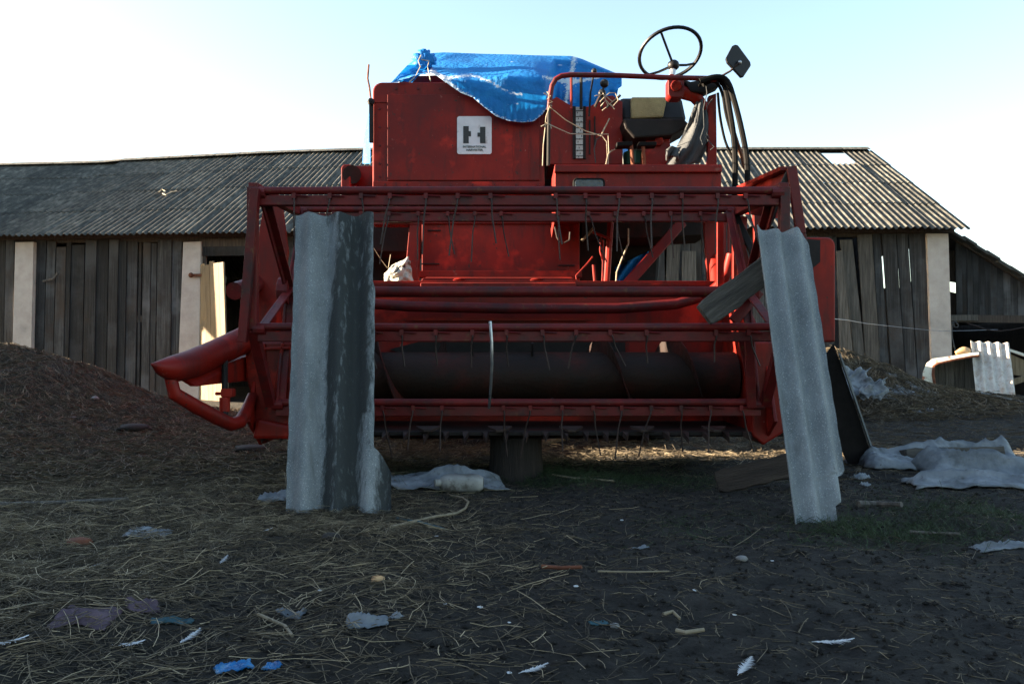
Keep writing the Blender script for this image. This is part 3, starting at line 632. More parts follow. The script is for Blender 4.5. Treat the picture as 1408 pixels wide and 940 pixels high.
text('INTERNATIONAL', 652.5, 203.2, DT - .026, 3.0, 32, 'black_print', plate, 'lettering')
text('HARVESTER', 652.5, 207.6, DT - .026, 3.0, 23, 'black_print', plate, 'lettering')
bolt0 = None
def bolt(px, py, D, parent):
    global bolt0
    if bolt0 is None:
        bolt0 = MB().tube([(0, 0, 0), (0, -.008, 0)], .009, 6).build('bolt', RP, parent, origin=Vector((0, 0, 0))); o = bolt0
    else:
        o = bolt0.copy(); COL.objects.link(o); o.parent = parent
    o.location = P(px, py, D) - root_loc(parent)
for yy in (150, 175, 200, 225, 243): bolt(522, yy, DT - .001, tk)
for xx in (545, 575, 605, 635): bolt(xx, 122, DT - .001, tk)
for xx in range(530, 745, 30): bolt(xx, 254, DT - .031, tk)
for xx in (604, 655, 690): bolt(xx, 311, 6.419, tk)
for y_, x0, x1 in ((316, 588, 606), (362, 580, 604), (364, 768, 790)): MB().plate([(x0, y_), (x1, y_), (x1, y_ + 1.4), (x0, y_ + 1.4)], 6.40, .02).build('latch', 'black_steel', ch)
# rod standing at the tank corner, latch
mb = MB(); mb.tube([P(511, 148, 6.25), P(508, 120, 6.25), P(505.5, 108, 6.25), P(507, 89, 6.25)], .008, 6); mb.build('rod', 'rust', ch)
mb = MB(); mb.bar(P(510.5, 143, 6.24), P(510.5, 196, 6.24), .03, .03); mb.ball(P(510, 140, 6.22), .03, 6, 4); mb.build('latch', 'black_steel', ch)
# tank side bulge, shields
mb = MB(); mb.plate(rounded(469, 226, 482, 262, 6, 'tl'), 6.5, .9); mb.build('side_shield', R_, ch, bevel=.006)
mb = MB(); mb.plate([(482, 228), (512, 228), (512, 264), (482, 264)], 6.75, .7); mb.build('engine_box', R_, ch, bevel=.006)
mb = MB(); mb.tube([P(484, 240, 6.5), P(484, 240, 6.75)], .075, 12); mb.build('pulley', 'black_steel', ch)
# ---- body below tank
mb = MB(); mb.plate([(580, 262), (797, 262), (797, 388), (580, 388)], 6.42, 1.6); body = mb.build('body', R_, ch, bevel=.006)
mb = MB(); mb.plate([(578, 304), (797, 304), (797, 307.5), (578, 307.5)], 6.39, .04); mb.plate([(574, 372), (800, 372), (800, 381), (574, 381)], 6.34, .12); mb.build('rib', R_, body, bevel=.003)
mb = MB(); mb.plate([(582, 382), (790, 382), (787, 388.5), (577, 388.5)], 5.75, .28); fh = mb.build('feeder_housing', R_, ch, bevel=.004)
# inclined feeder top, caught by the sun
q = [P(578, 389, 5.55), P(792, 389, 5.55), P(786, 380.5, 6.36), P(586, 380.5, 6.36)]
MB().prism(q, (0, 0, -.04)).build('feeder_top', R_, ch, bevel=.004)
for xx in (632, 738): MB().ball(P(xx, 385, 5.7), (.05, .06, .016), 8, 4).build('cap', R_, ch, smooth=True)
for x0, x1, y0 in ((560, 580, 310), (512, 580, 288)):
    pass
mb = MB(); mb.plate([(513, 284), (577, 284), (577, 309), (513, 309)], 6.1, .12); bm_ = mb.build('lamp_bracket', R_, ch, bevel=.004)
mb = MB(); mb.plate([(563, 309), (577, 309), (575, 386), (556, 386)], 6.1, .08); mb.build('upright', R_, ch, bevel=.004)
mb = MB(); mb.plate([(470, 262), (580, 262), (580, 345), (470, 345)], 6.6, .5); mb.build('gap_shade_panel', 'dirt_and_shade_red', ch)  # dark panel put in for the shaded gap left of the body
for zpx, w in ((365, 60),):
    mb = MB(); mb.plate([(470, 335), (562, 335), (562, 470), (470, 470)], 7.2, .1); mb.build('lower_bulkhead', 'dirt_and_shade_red', ch)
def headlamp(px, py, D, w, h):
    hs_ = MB().plate(rounded(px - w / 2, py - h / 2, px + w / 2, py + h / 2, h * .32, 'tltrbrbl'), D - .03, .08).build('headlamp', 'black_rubber', ch, bevel=.006)
    MB().plate(rounded(px - w / 2 + 2.5, py - h / 2 + 2.5, px + w / 2 - 2.5, py + h / 2 - 2.5, h * .25, 'tltrbrbl'), D - .034, .01).build('lens', 'glass', hs_, bevel=.004)
headlamp(548, 298, 6.08, 36, 13)
headlamp(810, 253, 5.68, 44, 17)
MB().plate([(743, 128), (762, 128), (768, 310), (743, 310)], 7.0, .6).build('gap_shade_plate', 'dirt_and_shade_red', ch)  # dark filler plate standing in for shade between tank and platform
# ---- operator platform
mb = MB(); mb.prism([P(763, 226, 5.7), P(992, 226, 5.7), P(992, 300, 5.7), P(763, 300, 5.7)], (0, .04, 0)); pf = mb.build('platform_front', R_, ch, bevel=.005)
mb = MB(); mb.plate([(762.5, 227), (993, 227), (993, 236.5), (762.5, 236.5)], 5.665, .04); mb.build('platform_lip', R_, pf, bevel=.005)
a = P(763, 226, 5.7); b = P(763, 312, 5.7)
ps = [Vector((a.x, 5.705, a.z)), Vector((a.x, 6.55, a.z)), Vector((a.x, 6.55, P(763, 300, 6.5).z)), Vector((a.x, 6.2, b.z)), Vector((a.x, 5.72, b.z + .07))]
MB().prism(ps, (.008, 0, 0)).build('platform_side', R_, ch)
a0 = P(763, 230, 5.7); a1 = P(992, 230, 5.7)
MB().box((a0.x + .012, 5.745, a0.z - .03), (a1.x, 6.9, a0.z)).build('platform_floor', R_, ch)
# control wall between tank and seat
mb = MB(); mb.plate([(755, 226), (755, 140), (765, 133), (790, 148), (812, 146), (835, 132), (842, 131), (856, 140), (856, 226)], 6.25, .5); cw = mb.build('control_wall', R_, ch, bevel=.005)
mb = MB(); mb.plate([(787.5, 146), (791.5, 146), (791.5, 218), (787.5, 218)], 6.235, .02); mb.plate([(802, 146), (805.5, 146), (805.5, 218), (802, 218)], 6.235, .02); mb.build('gauge_slot', 'black_steel', cw)
mb = MB(); mb.plate([(792, 147), (801.5, 147), (801.5, 217.5), (792, 217.5)], 6.225, .015); gs = mb.build('gauge_strip', 'gauge_white', cw)
mb = MB()
for k, yy in enumerate(np.linspace(152, 214, 9)): mb.plate([(792, yy), (801.5, yy), (801.5, yy + 1.0), (792, yy + 1.0)], 6.2215, .005)
for k in range(16):
    x_ = 793.5 + (k * 37 % 60) / 10.0; yy = 154 + k * 4.0; mb.plate([(x_, yy), (x_ + .9, yy), (x_ + .9, yy + 2.2), (x_, yy + 2.2)], 6.222, .004)
mb.build('scale_marks', 'black_print', gs)
mb = MB(); mb.plate([(810, 165), (812, 165), (812, 212), (810, 212)], 6.235, .02); mb.plate([(817, 160), (818.8, 160), (818.8, 200), (817, 200)], 6.235, .02); mb.build('lever_slot', 'black_steel', cw)
def lever(pts, D, r, m, knob=None, km='black_plastic', name='lever'):
    o = MB().tube([P(x, y, D) for x, y in pts], r, 6).build(name, m, ch, smooth=True)
    if knob: MB().ball(P(*pts[-1], D), knob, 8, 6).build('knob', km, o, smooth=True)
lever([(785.5, 150), (785.5, 104)], 6.1, .011, 'red_paint'); lever([(799, 150), (799, 104)], 6.2, .013, 'black_steel')
lever([(810, 160), (812, 128), (817, 98)], 6.1, .008, 'black_steel', .022)
lever([(818, 147), (823, 136), (828, 128)], 6.05, .012, 'wire_steel', .030, 'black_plastic')
lever([(827, 150), (829, 125), (831, 115)], 6.1, .010, 'black_steel', .034, 'black_plastic')
lever([(834, 148), (846, 138), (853, 131)], 6.0, .010, 'black_steel')
# hand rail
rail = [(755, 152), (757, 130), (759, 118), (764, 109), (772, 104.5), (785, 103), (850, 104), (920, 107), (975, 108), (985, 110)]
MB().tube([P(x, y, 5.75) for x, y in rail], .018, 10).build('hand_rail', RP, ch, smooth=True)
MB().tube([P(755, 150, 5.75), P(754, 228, 5.75)], .012, 8).build('rail_post', 'black_steel', ch, smooth=True)
mb = MB(); mb.plate([(974, 132), (985, 128), (986, 227), (973, 227)], 5.95, .05); mb.build('rail_column', R_, ch, bevel=.006)
# ---- steering
wc = P(921.5, 74, 5.95); wr = 43.0 / F * 5.95; wnv = Vector((-.10, .50, .86)).normalized()
wx = wnv.cross(Vector((0, 1, 0))).normalized(); wy = wnv.cross(wx).normalized()
sw = MB().tube([wc + wx * wr * math.cos(t) + wy * wr * math.sin(t) for t in np.linspace(0, 2 * math.pi, 41)], .0135, 8, cap=False).build('steering_wheel', 'black_plastic', ch, smooth=True)
hub = P(926, 90, 5.93)
for tx, ty in ((914, 46), (963, 88), (890, 105)):
    tt = min(np.linspace(0, 2 * math.pi, 240), key=lambda t: (lambda q: ((q.x / q.y * F + 704 - tx) ** 2 + ((CH - q.z) / q.y * F + 500 - ty) ** 2))(wc + wx * wr * math.cos(t) + wy * wr * math.sin(t)))
    e = wc + wx * wr * math.cos(tt) + wy * wr * math.sin(tt)
    MB().tube([hub, hub.lerp(e, .6) - wnv * .01, e], .0095, 6).build('spoke', 'black_plastic', sw, smooth=True)
MB().ball(hub, (.045, .045, .04), 10, 6).build('hub', 'black_plastic', sw, smooth=True)
mb = MB(); mb.tube([P(926, 92, 5.93), P(924, 104, 5.92)], .022, 8); mb.build('steering_shaft', 'bright_steel', ch, smooth=True)
mb = MB(); mb.plate(rounded(919, 104, 941, 134, 6, 'tltrbrbl'), 5.86, .12); mb.tube([P(930, 118, 5.84), P(930, 118, 5.99)], .042, 12); sb = mb.build('steering_box', R_, ch, bevel=.006)
mb = MB(); mb.tube([P(935, 126, 5.92), P(955, 132, 5.95), P(975, 156, 6.0)], [.05, .05, .035], 10); mb.tube([P(970, 148, 5.99), P(981, 154, 6.0)], .03, 8); mb.build('steering_column', R_, ch, smooth=True)
mb = MB(); mb.plate([(938, 108), (950, 112), (984, 106), (990, 118), (968, 128), (950, 126)], 5.88, .12); mb.build('valve_block', 'black_steel', ch, bevel=.01)
# ---- seat
mb = MB(); mb.prism([P(852, 134, 6.35), P(938, 133, 6.35), P(945, 166, 6.3), P(856, 166, 6.3)], (0, .09, 0)); st_ = mb.build('seat', 'seat_vinyl', ch, bevel=.03)
mb = MB(); mb.prism([P(868, 133, 6.30), P(918, 133, 6.30), P(912, 161, 6.26), P(868, 163, 6.26)], (0, .06, 0)); mb.build('seat_cover', 'seat_cloth', st_, bevel=.015)
mb = MB(); mb.prism([P(856, 163, 6.05), P(940, 163, 6.05), P(950, 172, 6.05), P(925, 186, 6.05), P(872, 190, 6.05), P(860, 176, 6.05)], (0, .35, 0)); mb.build('seat_pan', 'black_steel', st_, bevel=.015)
mb = MB(); mb.plate([(889, 186), (921, 184), (922, 202), (917, 213), (920, 227), (885, 227), (887, 205)], 6.15, .22); mb.tube([P(906, 194, 6.10), P(906, 194, 6.2)], .035, 10); mb.build('seat_post', R_, st_, bevel=.006)
mb = MB(); mb.plate([(866, 176), (860, 198), (852, 210), (848, 206), (858, 190)], 6.3, .04); mb.build('seat_spring', 'black_steel', st_)
# pedals and odds on the floor
for a, b, lg_ in ((848, 870, 868), (878, 903, 884)):
    pd = MB().plate([(a, 195), (b, 194.5), (b, 200), (a, 201)], 5.95, .10).build('pedal', 'black_rubber', ch, bevel=.006)
    MB().tube([P(lg_, 199, 5.97), P(lg_ + 2, 227, 6.0)], .014, 6).build('pedal_rod', 'rust', pd)
tag(MB().tube([P(872, 210, 6.4), P(872, 228, 6.4)], .085, 14).build('oil_can', 'green_can', None, bevel=.006, origin=P(872, 228, 6.4)), 'dark green can behind the pedals on the harvester platform', 'can')
# ---- mirror
mb = MB(); c = P(1016, 84, 5.7)
pts = []
for (x, y) in ((1011, 61), (1015, 62), (1032, 85), (1033, 90), (1023, 105), (1019, 106.5), (1000, 86), (998, 80), (1007, 63)): pts.append(P(x, y, 5.7 + (x - 1016) * .002))
mr_ = mb.prism(pts, (0, .03, 0)).build('mirror', 'black_plastic', ch, bevel=.008)
MB().tube([P(974, 110, 5.75), P(990, 106, 5.74), P(1004, 98, 5.70), P(1017, 86, 5.68)], .008, 6).build('mirror_arm', 'wire_steel', mr_, smooth=True)
MB().ball(P(1017, 86, 5.685), .016, 8, 5).build('mirror_joint', 'bright_steel', mr_, smooth=True)
# ---- hydraulic hoses
hoses = [([(962, 112), (985, 106), (1000, 112), (1010, 140), (1020, 180), (1027, 220), (1028, 262)], 5.72, .021),
         ([(966, 116), (985, 108), (997, 120), (1003, 150), (1009, 190), (1011, 230), (1010, 268)], 5.78, .021),
         ([(960, 118), (982, 112), (993, 128), (999, 160), (1012, 200), (1024, 214), (1019, 180), (1012, 150)], 5.82, .012),
         ([(987, 128), (990, 160), (996, 190), (1003, 208), (1012, 225)], 5.80, .010)]
for pts, D, r in hoses:
    pp = [P(x, y, D) for x, y in pts]; sm = []
    for i in range(len(pp) - 1):
        p0 = pp[max(i - 1, 0)]; p1 = pp[i]; p2 = pp[i + 1]; p3 = pp[min(i + 2, len(pp) - 1)]
        for t in np.linspace(0, 1, 5)[:-1]:
            sm.append(.5 * ((2 * p1) + (p2 - p0) * t + (2 * p0 - 5 * p1 + 4 * p2 - p3) * t * t + (3 * p1 - p0 - 3 * p2 + p3) * t ** 3))
    sm.append(pp[-1])
    MB().tube(sm, r, 8).build('hydraulic_hose', 'black_rubber', ch, smooth=True)
MB().tube([P(1004, 165, 5.79), P(1020, 215, 5.80), P(1024, 232, 5.8)], .013, 6).build('hose_sleeve', 'rust', ch, smooth=True)
# ---- under the platform: struts, rods, pipes
def rod(pts, D, r, m=R_, name='rod'):
    return MB().tube([P(x, y, d) for (x, y), d in zip(pts, D if isinstance(D, (list, tuple)) else [D] * len(pts))], r, 8).build(name, m, ch, smooth=True)
rod([(840, 300), (838, 330), (834, 392)], 6.2, .024, name='strut')
rod([(815, 319), (828, 324), (840, 330)], 6.15, .010)
rod([(800, 331), (817, 313)], 6.05, .011, 'pale_wood')
rod([(793, 386), (792, 379), (807, 363), (815, 353)], 6.1, .007); rod([(816, 364), (818, 388)], 6.15, .011)
rod([(826, 325), (825, 345), (829, 360), (828, 388)], 6.25, .006); rod([(829, 330), (829, 388)], 6.3, .010)
rod([(864, 314), (864, 335), (855, 356), (848, 374), (847, 388)], 6.1, .006, 'twine', name='cable')
rod([(763, 312), (766, 326), (770, 333)], 5.9, .006, 'wire_steel', name='cable'); rod([(784, 319), (783, 330), (776, 334)], 5.95, .006, 'wire_steel', name='cable')
mb = MB(); mb.bar(P(938, 305, 6.2), P(862, 391, 6.0), .075, .035, up=(0, 1, 0)); mb.build('diagonal_strut', R_, ch, bevel=.005)
mb = MB(); mb.bar(P(941, 309, 6.24), P(867, 392, 6.04), .03, .03, up=(0, 1, 0)); mb.build('strut_angle', R_, ch, bevel=.004)
mb = MB(); mb.plate([(800, 302), (975, 302), (975, 322), (800, 330)], 6.5, .5); mb.build('platform_beam', 'dirt_and_shade_red', ch)
MB().plate([(815, 300), (912, 300), (905, 395), (815, 395)], 7.0, .8).build('shade_mass', 'black_steel', ch, bevel=.03)  # dark mass added for the shade under the platform
mb = MB(); mb.plate([(798, 300), (822, 300), (822, 395), (798, 395)], 6.6, .9); mb.build('inner_housing', 'dirt_and_shade_red', ch)
mb = MB(); mb.plate([(968, 305), (1004, 305), (1004, 420), (975, 420)], 5.85, .04); mb.build('side_panel', R_, ch, bevel=.005)
# inner face catching the sun
mb = MB(); mb.tube([P(984, 352, 5.9), P(987, 395, 5.7)], .05, 10); mb.build('lift_cylinder', R_, ch, smooth=True)
MB().tube([P(958, 406, 5.55), P(980, 399, 5.5), P(993, 388, 5.45), P(1000, 375, 5.45), P(1006, 350, 5.45)], .035, 10).build('bent_pipe', R_, ch, smooth=True)
# wheels
for xw in (-0.92, 1.12):
    w = thing_w = None
    rows = []
    prof = [(.30, -.20), (.55, -.21), (.64, -.17), (.67, -.08), (.67, .08), (.64, .17), (.55, .21), (.30, .20)]
    cz = .66; cy = 7.15
    for k in range(33):
        t = 2 * math.pi * k / 32
        rows.append([Vector((xw + ox, cy + r * math.cos(t), cz + r * math.sin(t))) for r, ox in prof])
    mb = MB(); mb.grid(rows)
    for k in range(32):
        for sg in (-1, 1):
            t = 2 * math.pi * (k + (.5 if sg > 0 else 0)) / 32; t2 = t + .12
            p_ = lambda tt, ox, r: Vector((xw + ox, cy + r * math.cos(tt), cz + r * math.sin(tt)))
            mb.bar(p_(t, 0, .675), p_(t2, sg * .19, .655), .045, .05, up=(0, math.cos(t), math.sin(t)))
    wo_ = mb.build('wheel', 'black_rubber', ch, smooth=True)
    mb = MB(); mb.tube([Vector((xw - .16, cy, cz)), Vector((xw + .16, cy, cz))], .31, 20); mb.tube([Vector((xw - .2, cy, cz)), Vector((xw + .2, cy, cz))], .10, 12); mb.build('rim', R_, wo_)
MB().bar((-.9, 7.15, .66), (1.1, 7.15, .66), .2, .2).build('axle', 'dirt_and_shade_red', ch)
for xw in (-.62, .75):
    rows = []; cz = .40; cy = 10.0
    for k in range(25):
        t = 2 * math.pi * k / 24
        rows.append([Vector((xw + ox, cy + r * math.cos(t), cz + r * math.sin(t))) for r, ox in ((.2, -.1), (.36, -.11), (.41, -.05), (.41, .05), (.36, .11), (.2, .1))])
    mb = MB(); mb.grid(rows); wo_ = mb.build('wheel', 'black_rubber', ch, smooth=True)
    MB().tube([Vector((xw - .08, cy, cz)), Vector((xw + .08, cy, cz))], .21, 16).build('rim', R_, wo_)
MB().bar((-.6, 10, .40), (.75, 10, .40), .14, .14).build('axle', 'dirt_and_shade_red', ch)
MB().box((-.66, 8.0, .55), (.5, 11.35, 2.3)).build('thresher_body', R_, ch, bevel=.03)
# ---- header: back sheet, floor, auger, side sheets
def zat(py, D): return P(704, py, D).z
XL, XR = -1.46, 1.46
bk = MB(); bk.box((XL, 5.62, zat(592, 5.62)), (XR, 5.66, zat(386, 5.62))); hb = bk.build('header_back', R_, ch, bevel=.004)
MB().box((XL, 5.60, zat(392, 5.6)), (XR, 5.615, zat(389, 5.6))).build('header_lip', R_, hb)
MB().plate([(556, 437), (812, 437), (818, 440.5), (550, 440.5)], 5.50, .05).build('header_flange', R_, hb)
MB().plate([(568, 441), (806, 441), (806, 446), (568, 446)], 5.56, .05).build('header_flange', R_, hb)
MB().plate([(535, 480), (575, 470), (860, 470), (860, 489), (560, 489)], 5.585, .03).build('feeder_mouth', 'black_steel', hb)
MB().tube([P(505, 417, 5.38), P(560, 421, 5.38), P(700, 424, 5.38), P(850, 424, 5.38), P(930, 418, 5.38), P(962, 409, 5.4)], .036, 10).build('rear_pipe', RP, ch, smooth=True)
fl = MB(); fl.prism([Vector((XL, 4.75, zat(600, 4.75))), Vector((XL, 5.64, zat(583, 5.64))), Vector((XL, 5.64, zat(578, 5.64))), Vector((XL, 4.75, zat(596, 4.75)))], (XR - XL, 0, 0)); fl.build('header_floor', 'dirt_and_shade_red', ch)
ac = Vector((0, 5.25, zat(517, 5.25))); ar = .155
au = MB().tube([Vector((XL + .03, ac.y, ac.z)), Vector((XR - .03, ac.y, ac.z))], ar, 28).build('auger', 'auger_paint', ch, smooth=True)
def flight(x0, x1, turns, sgn):
    n = int(turns * 24); rows = []
    for k in range(n + 1):
        t = sgn * 2 * math.pi * k / 24 + .6; x_ = x0 + (x1 - x0) * k / n
        rows.append([Vector((x_, ac.y + r * math.cos(t), ac.z + r * math.sin(t))) for r in (ar - .01, ar + .10)])
    return MB().grid(rows)
flight(XL + .05, -.42, 2.2, 1).build('auger_flight', 'dirt_and_shade_red', au, solid=.006); flight(XR - .05, .42, 2.2, -1).build('auger_flight', 'dirt_and_shade_red', au, solid=.006)
for k in range(7):
    x_ = -.38 + k * .127; t = k * 2.1
    MB().tube([Vector((x_, ac.y, ac.z)) + Vector((0, math.cos(t), math.sin(t))) * r for r in (ar - .02, ar + .09)], .009, 6).build('auger_finger', 'black_steel', au)
# side sheets
MB().prism([Vector((XL - .012, y, z)) for y, z in ((4.52, .34), (4.75, .19), (5.7, .22), (5.7, 1.12), (5.25, 1.16), (4.72, .78))], (.02, 0, 0)).build('header_side', R_, ch, bevel=.004)
MB().prism([Vector((XR - .008, y, z)) for y, z in ((4.52, .34), (4.75, .19), (5.7, .22), (5.7, 1.12), (5.25, 1.16), (4.72, .78))], (.02, 0, 0)).build('header_side', R_, ch, bevel=.004)
# left corner: shoe, ribs, panels
MB().plate([(336, 470), (400, 470), (400, 604), (352, 604), (340, 585), (350, 560), (338, 520)], 4.62, .12).build('divider_plate', R_, ch, bevel=.012)
mb = MB()
for a in ([(338, 470), (343, 469), (385, 560), (378, 566)], [(360, 472), (364, 472), (366, 560), (362, 560)], [(386, 472), (390, 472), (378, 560), (373, 560)], [(342, 478), (398, 476), (398, 480), (342, 482)]):
    mb.plate(a, 4.60, .03)
mb.build('divider_rib', R_, ch, bevel=.004)
MB().plate([(346, 604), (400, 604), (400, 585), (352, 575)], 4.57, .2).build('skid_shoe', R_, ch, bevel=.02)
MB().plate([(362, 283), (388, 283), (396, 345), (384, 450), (340, 450), (346, 380)], 5.3, .03).build('windboard', R_, ch, bevel=.004)
MB().tube([P(322, 400, 4.95), P(345, 393, 5.2), P(372, 383, 5.6)], [.055, .055, .05], 12).build('lift_cylinder', RP, ch, smooth=True)
# crop divider snout
mb = MB()
ctr = [P(208, 500.5, 3.85), P(222, 505, 3.92), P(238, 507, 4.0), P(262, 501, 4.15), P(300, 484, 4.4), P(338, 466, 4.66)]
mb.tube(ctr, [.004, .04, .066, .074, .074, .076], 18); mb.build('divider_snout', R_, ch, smooth=True)
MB().tube([P(234, 516, 4.0), P(240, 541, 4.0), P(270, 559, 4.1), P(300, 575, 4.2), P(318, 583, 4.28), P(330, 580, 4.36), P(338, 566, 4.45), P(347, 545, 4.6)], [.03, .034, .036, .036, .036, .036, .032, .03], 12).build('divider_runner', R_, ch, smooth=True)
mb = MB(); mb.prism([P(246, 521, 4.08), P(336, 488, 4.7), P(336, 522, 4.7), P(262, 531, 4.1)], (.03, 0.0, 0)); mb.prism([P(246, 521, 4.08), P(262, 531, 4.1), P(336, 524, 4.7), P(336, 519, 4.7)], (.0, .05, 0)); mb.build('divider_brace', R_, ch)
MB().tube([P(309, 480, 4.4), P(309, 574, 4.28)], .017, 8).build('divider_rod', 'black_steel', ch, smooth=True)
mb = MB(); mb.plate(rounded(303, 534, 319, 546, 3, 'tltrbrbl'), 4.28, .06); mb.tube([P(309, 546, 4.3), P(309, 566, 4.3)], .028, 10); mb.tube([P(296, 541, 4.3), P(306, 541, 4.3)], .010, 6); mb.build('clamp', R_, ch, bevel=.004)
# right rounded guard
mb = MB(); mb.plate(rounded(1108, 326, 1149, 470, 12, 'tr'), 5.3, .12); mb.build('side_guard', R_, ch, bevel=.012)
mb = MB(); mb.plate([(1080, 326), (1128, 330), (1128, 360), (1080, 400)], 5.27, .02); mb.build('guard_cover', 'black_steel', ch)
MB().plate([(1030, 470), (1085, 470), (1085, 590), (1050, 612), (1035, 600)], 4.66, .12).build('divider_plate', R_, ch, bevel=.012)
MB().plate([(1056, 470), (1110, 430), (1130, 470), (1085, 600), (1060, 600)], 4.9, .08).build('divider_plate', 'dirt_and_shade_red', ch, bevel=.012)
# ---- reel
bars = dict(A=(4.20, 265.5, 358, 1074), B=(5.07, 290.5, 403, 1012), C=(4.22, 452.5, 340, 1056), D=(4.55, 556.0, 362, 1036))
RXL, RXR = -1.318, 1.385
reelC = {}
tine_mb = MB(); tine_mb.tube([(0, 0, .012), (0.004, -.008, -.03), (-.002, .004, -.1), (.006, .01, -.25)], .0044, 5)
tine0 = None
def tine(parent, loc, rz, sc, bend):
    global tine0
    if tine0 is None:
        tine0 = tine_mb.build('tine', 'wire_steel', parent, origin=Vector((0, 0, 0))); o = tine0
    else:
        o = tine0.copy(); COL.objects.link(o); o.parent = parent
    o.location = loc - root_loc(parent); o.rotation_euler = (bend, rz, 0); o.scale = (1, 1, sc)
    clip.append(loc)
for key, (D, py, x0, x1) in bars.items():
    z = zat(py, D); reelC[key] = Vector((0, D, z))
    b = MB(); b.tube([Vector((RXL, D, z + .012)), Vector((0, D, z + .012 + random.uniform(-.004, .004))), Vector((RXR, D, z + .012))], .021, 12)
    bo_ = b.build('reel_bar', RP, ch, smooth=True)
    m2 = MB(); m2.box((RXL, D - .004, z - .062), (RXR, D + .008, z - .012)); m2.box((RXL, D + .0, z - .064), (RXR, D + .035, z - .058)); m2.build('bar_angle', RP, bo_, bevel=.002)
    clip = []
    sp = {'A': 44.5, 'B': 39.0, 'C': 47.5, 'D': 40.5}[key] / F * D
    off = {'A': 450, 'B': 418, 'C': 555, 'D': 570}[key]
    xx = (off - 704) / F * D
    while xx - sp > RXL + .05: xx -= sp
    while xx < RXR - .03:
        sc = {'A': random.uniform(.95, 1.3), 'B': random.uniform(1.0, 1.35), 'C': random.uniform(.55, .8), 'D': random.uniform(.9, 1.15)}[key]
        if random.random() > .07: tine(bo_, Vector((xx + random.uniform(-.012, .012), D - .012, z - .02)), random.gauss(0, .15), sc, random.uniform(-.25, .15))
        xx += sp
    m3 = MB()
    for c_ in clip:
        m3.box((c_.x - .010, D - .022, c_.z - .012), (c_.x + .010, D - .004, c_.z + .016))
        m3.tube([c_ + Vector((.012, -.006, .004)), c_ + Vector((.075, -.006, .0))], .0045, 5)
    m3.build('tine_clip', RP, bo_)['kind'] = 'stuff'
# axle and end spiders
hubz = zat(401, 4.72); RC = Vector((0, 4.72, hubz))
MB().tube([Vector((RXL - .02, 4.72, hubz)), Vector((RXR + .02, 4.72, hubz))], .032, 14).build('reel_axle', RP, ch, smooth=True)
for xe in (RXL, RXR):
    sg = 1 if xe > 0 else -1
    h_ = MB().tube([Vector((xe - .03, 4.72, hubz)), Vector((xe + .03, 4.72, hubz))], .085, 14).build('reel_hub', RP, ch, bevel=.004)
    for k, key in enumerate('ABCD'):
        q = reelC[key]; e = Vector((xe - sg * .012, q.y, q.z)); c_ = Vector((xe - sg * .012, RC.y, RC.z))
        m_ = MB(); m_.bar(c_, e, .05, .012, up=(1, 0, 0)); m_.bar(c_ + Vector((-sg * .02, 0, .02)), e + Vector((-sg * .02, 0, .02)), .012, .045, up=(1, 0, 0)); m_.build('reel_arm', RP, h_, bevel=.002)
        m_ = MB(); m_.tube([e + Vector((-.03, 0, 0)), e + Vector((.03, 0, 0))], .03, 10); m_.build('bearing', RP, h_)
    for k1, k2 in (('A', 'C'), ('C', 'D'), ('A', 'B')):
        a = reelC[k1]; b = reelC[k2]; m_ = MB(); m_.bar(Vector((xe + sg * .025, a.y, a.z + (.03 if k1 == 'A' else 0))), Vector((xe + sg * .025, b.y, b.z)), .012 if 0 else .05, .05, up=(1, 0, 0)); m_.build('reel_strap', RP, h_, bevel=.003)
# left outer strap
MB().bar(P(351.5, 259, 4.16), P(334, 470, 4.18), .045, .05, up=(0, 1, 0)).build('reel_strap', RP, ch, bevel=.004)
# reel lift arms: left and right, running back to the body
mb = MB(); mb.prism([P(1012, 262, 5.6), P(1087, 229, 4.62), P(1066, 300, 4.62), P(1012, 292, 5.6)], (.02, 0.0, 0)); mb.prism([P(1012, 262, 5.6), P(1087, 229, 4.62), P(1088, 234, 4.62), P(1012, 266, 5.6)], (-.06, 0, 0)); mb.build('reel_lift_arm', R_, ch)
mb = MB(); mb.bar(P(1088, 229, 4.6), P(1101, 322, 4.6), .055, .03, up=(0, 1, 0)); mb.bar(P(1101, 322, 4.6), P(1118, 470, 4.62), .055, .03, up=(0, 1, 0)); mb.build('lift_arm_post', RP, ch, bevel=.004)
MB().bar(P(1087, 236, 4.62), P(1045, 330, 4.66), .05, .03, up=(0, 1, 0)).build('lift_arm_brace', 'black_steel', ch, bevel=.004)
MB().bar(P(1080, 262, 4.7), P(1078, 330, 4.7), .05, .03, up=(0, 1, 0)).build('lift_arm_brace', RP, ch, bevel=.004)
MB().bar(P(1010, 292, 5.2), P(1066, 268, 4.55), .07, .02, up=(1, 0, 0)).build('lift_arm_brace', R_, ch, bevel=.004)
mb = MB(); mb.bar(P(1006, 285, 5.1), P(1048, 375, 4.9), .04, .03, up=(0, 1, 0)); mb.build('reel_stay', 'black_steel', ch, bevel=.004)
for a, b, D in (((990, 300), (990, 395), 5.4), ((1012, 300), (1012, 400), 5.3), ((1022, 298), (1018, 400), 5.2), ((1010, 310), (1036, 400), 5.0), ((1040, 290), (1042, 390), 5.35)):
    MB().bar(P(*a, D), P(*b, D), .045, .04, up=(0, 1, 0)).build('frame_bar', R_, ch, bevel=.003)
MB().bar(P(1020, 466, 4.5), P(1034, 535, 4.55), .04, .02, up=(0, 1, 0)).build('reel_brace', RP, ch, bevel=.003)
MB().bar(P(1030, 462, 4.45), P(1033, 560, 4.53), .05, .03, up=(0, 1, 0)).build('reel_brace', RP, ch, bevel=.003)
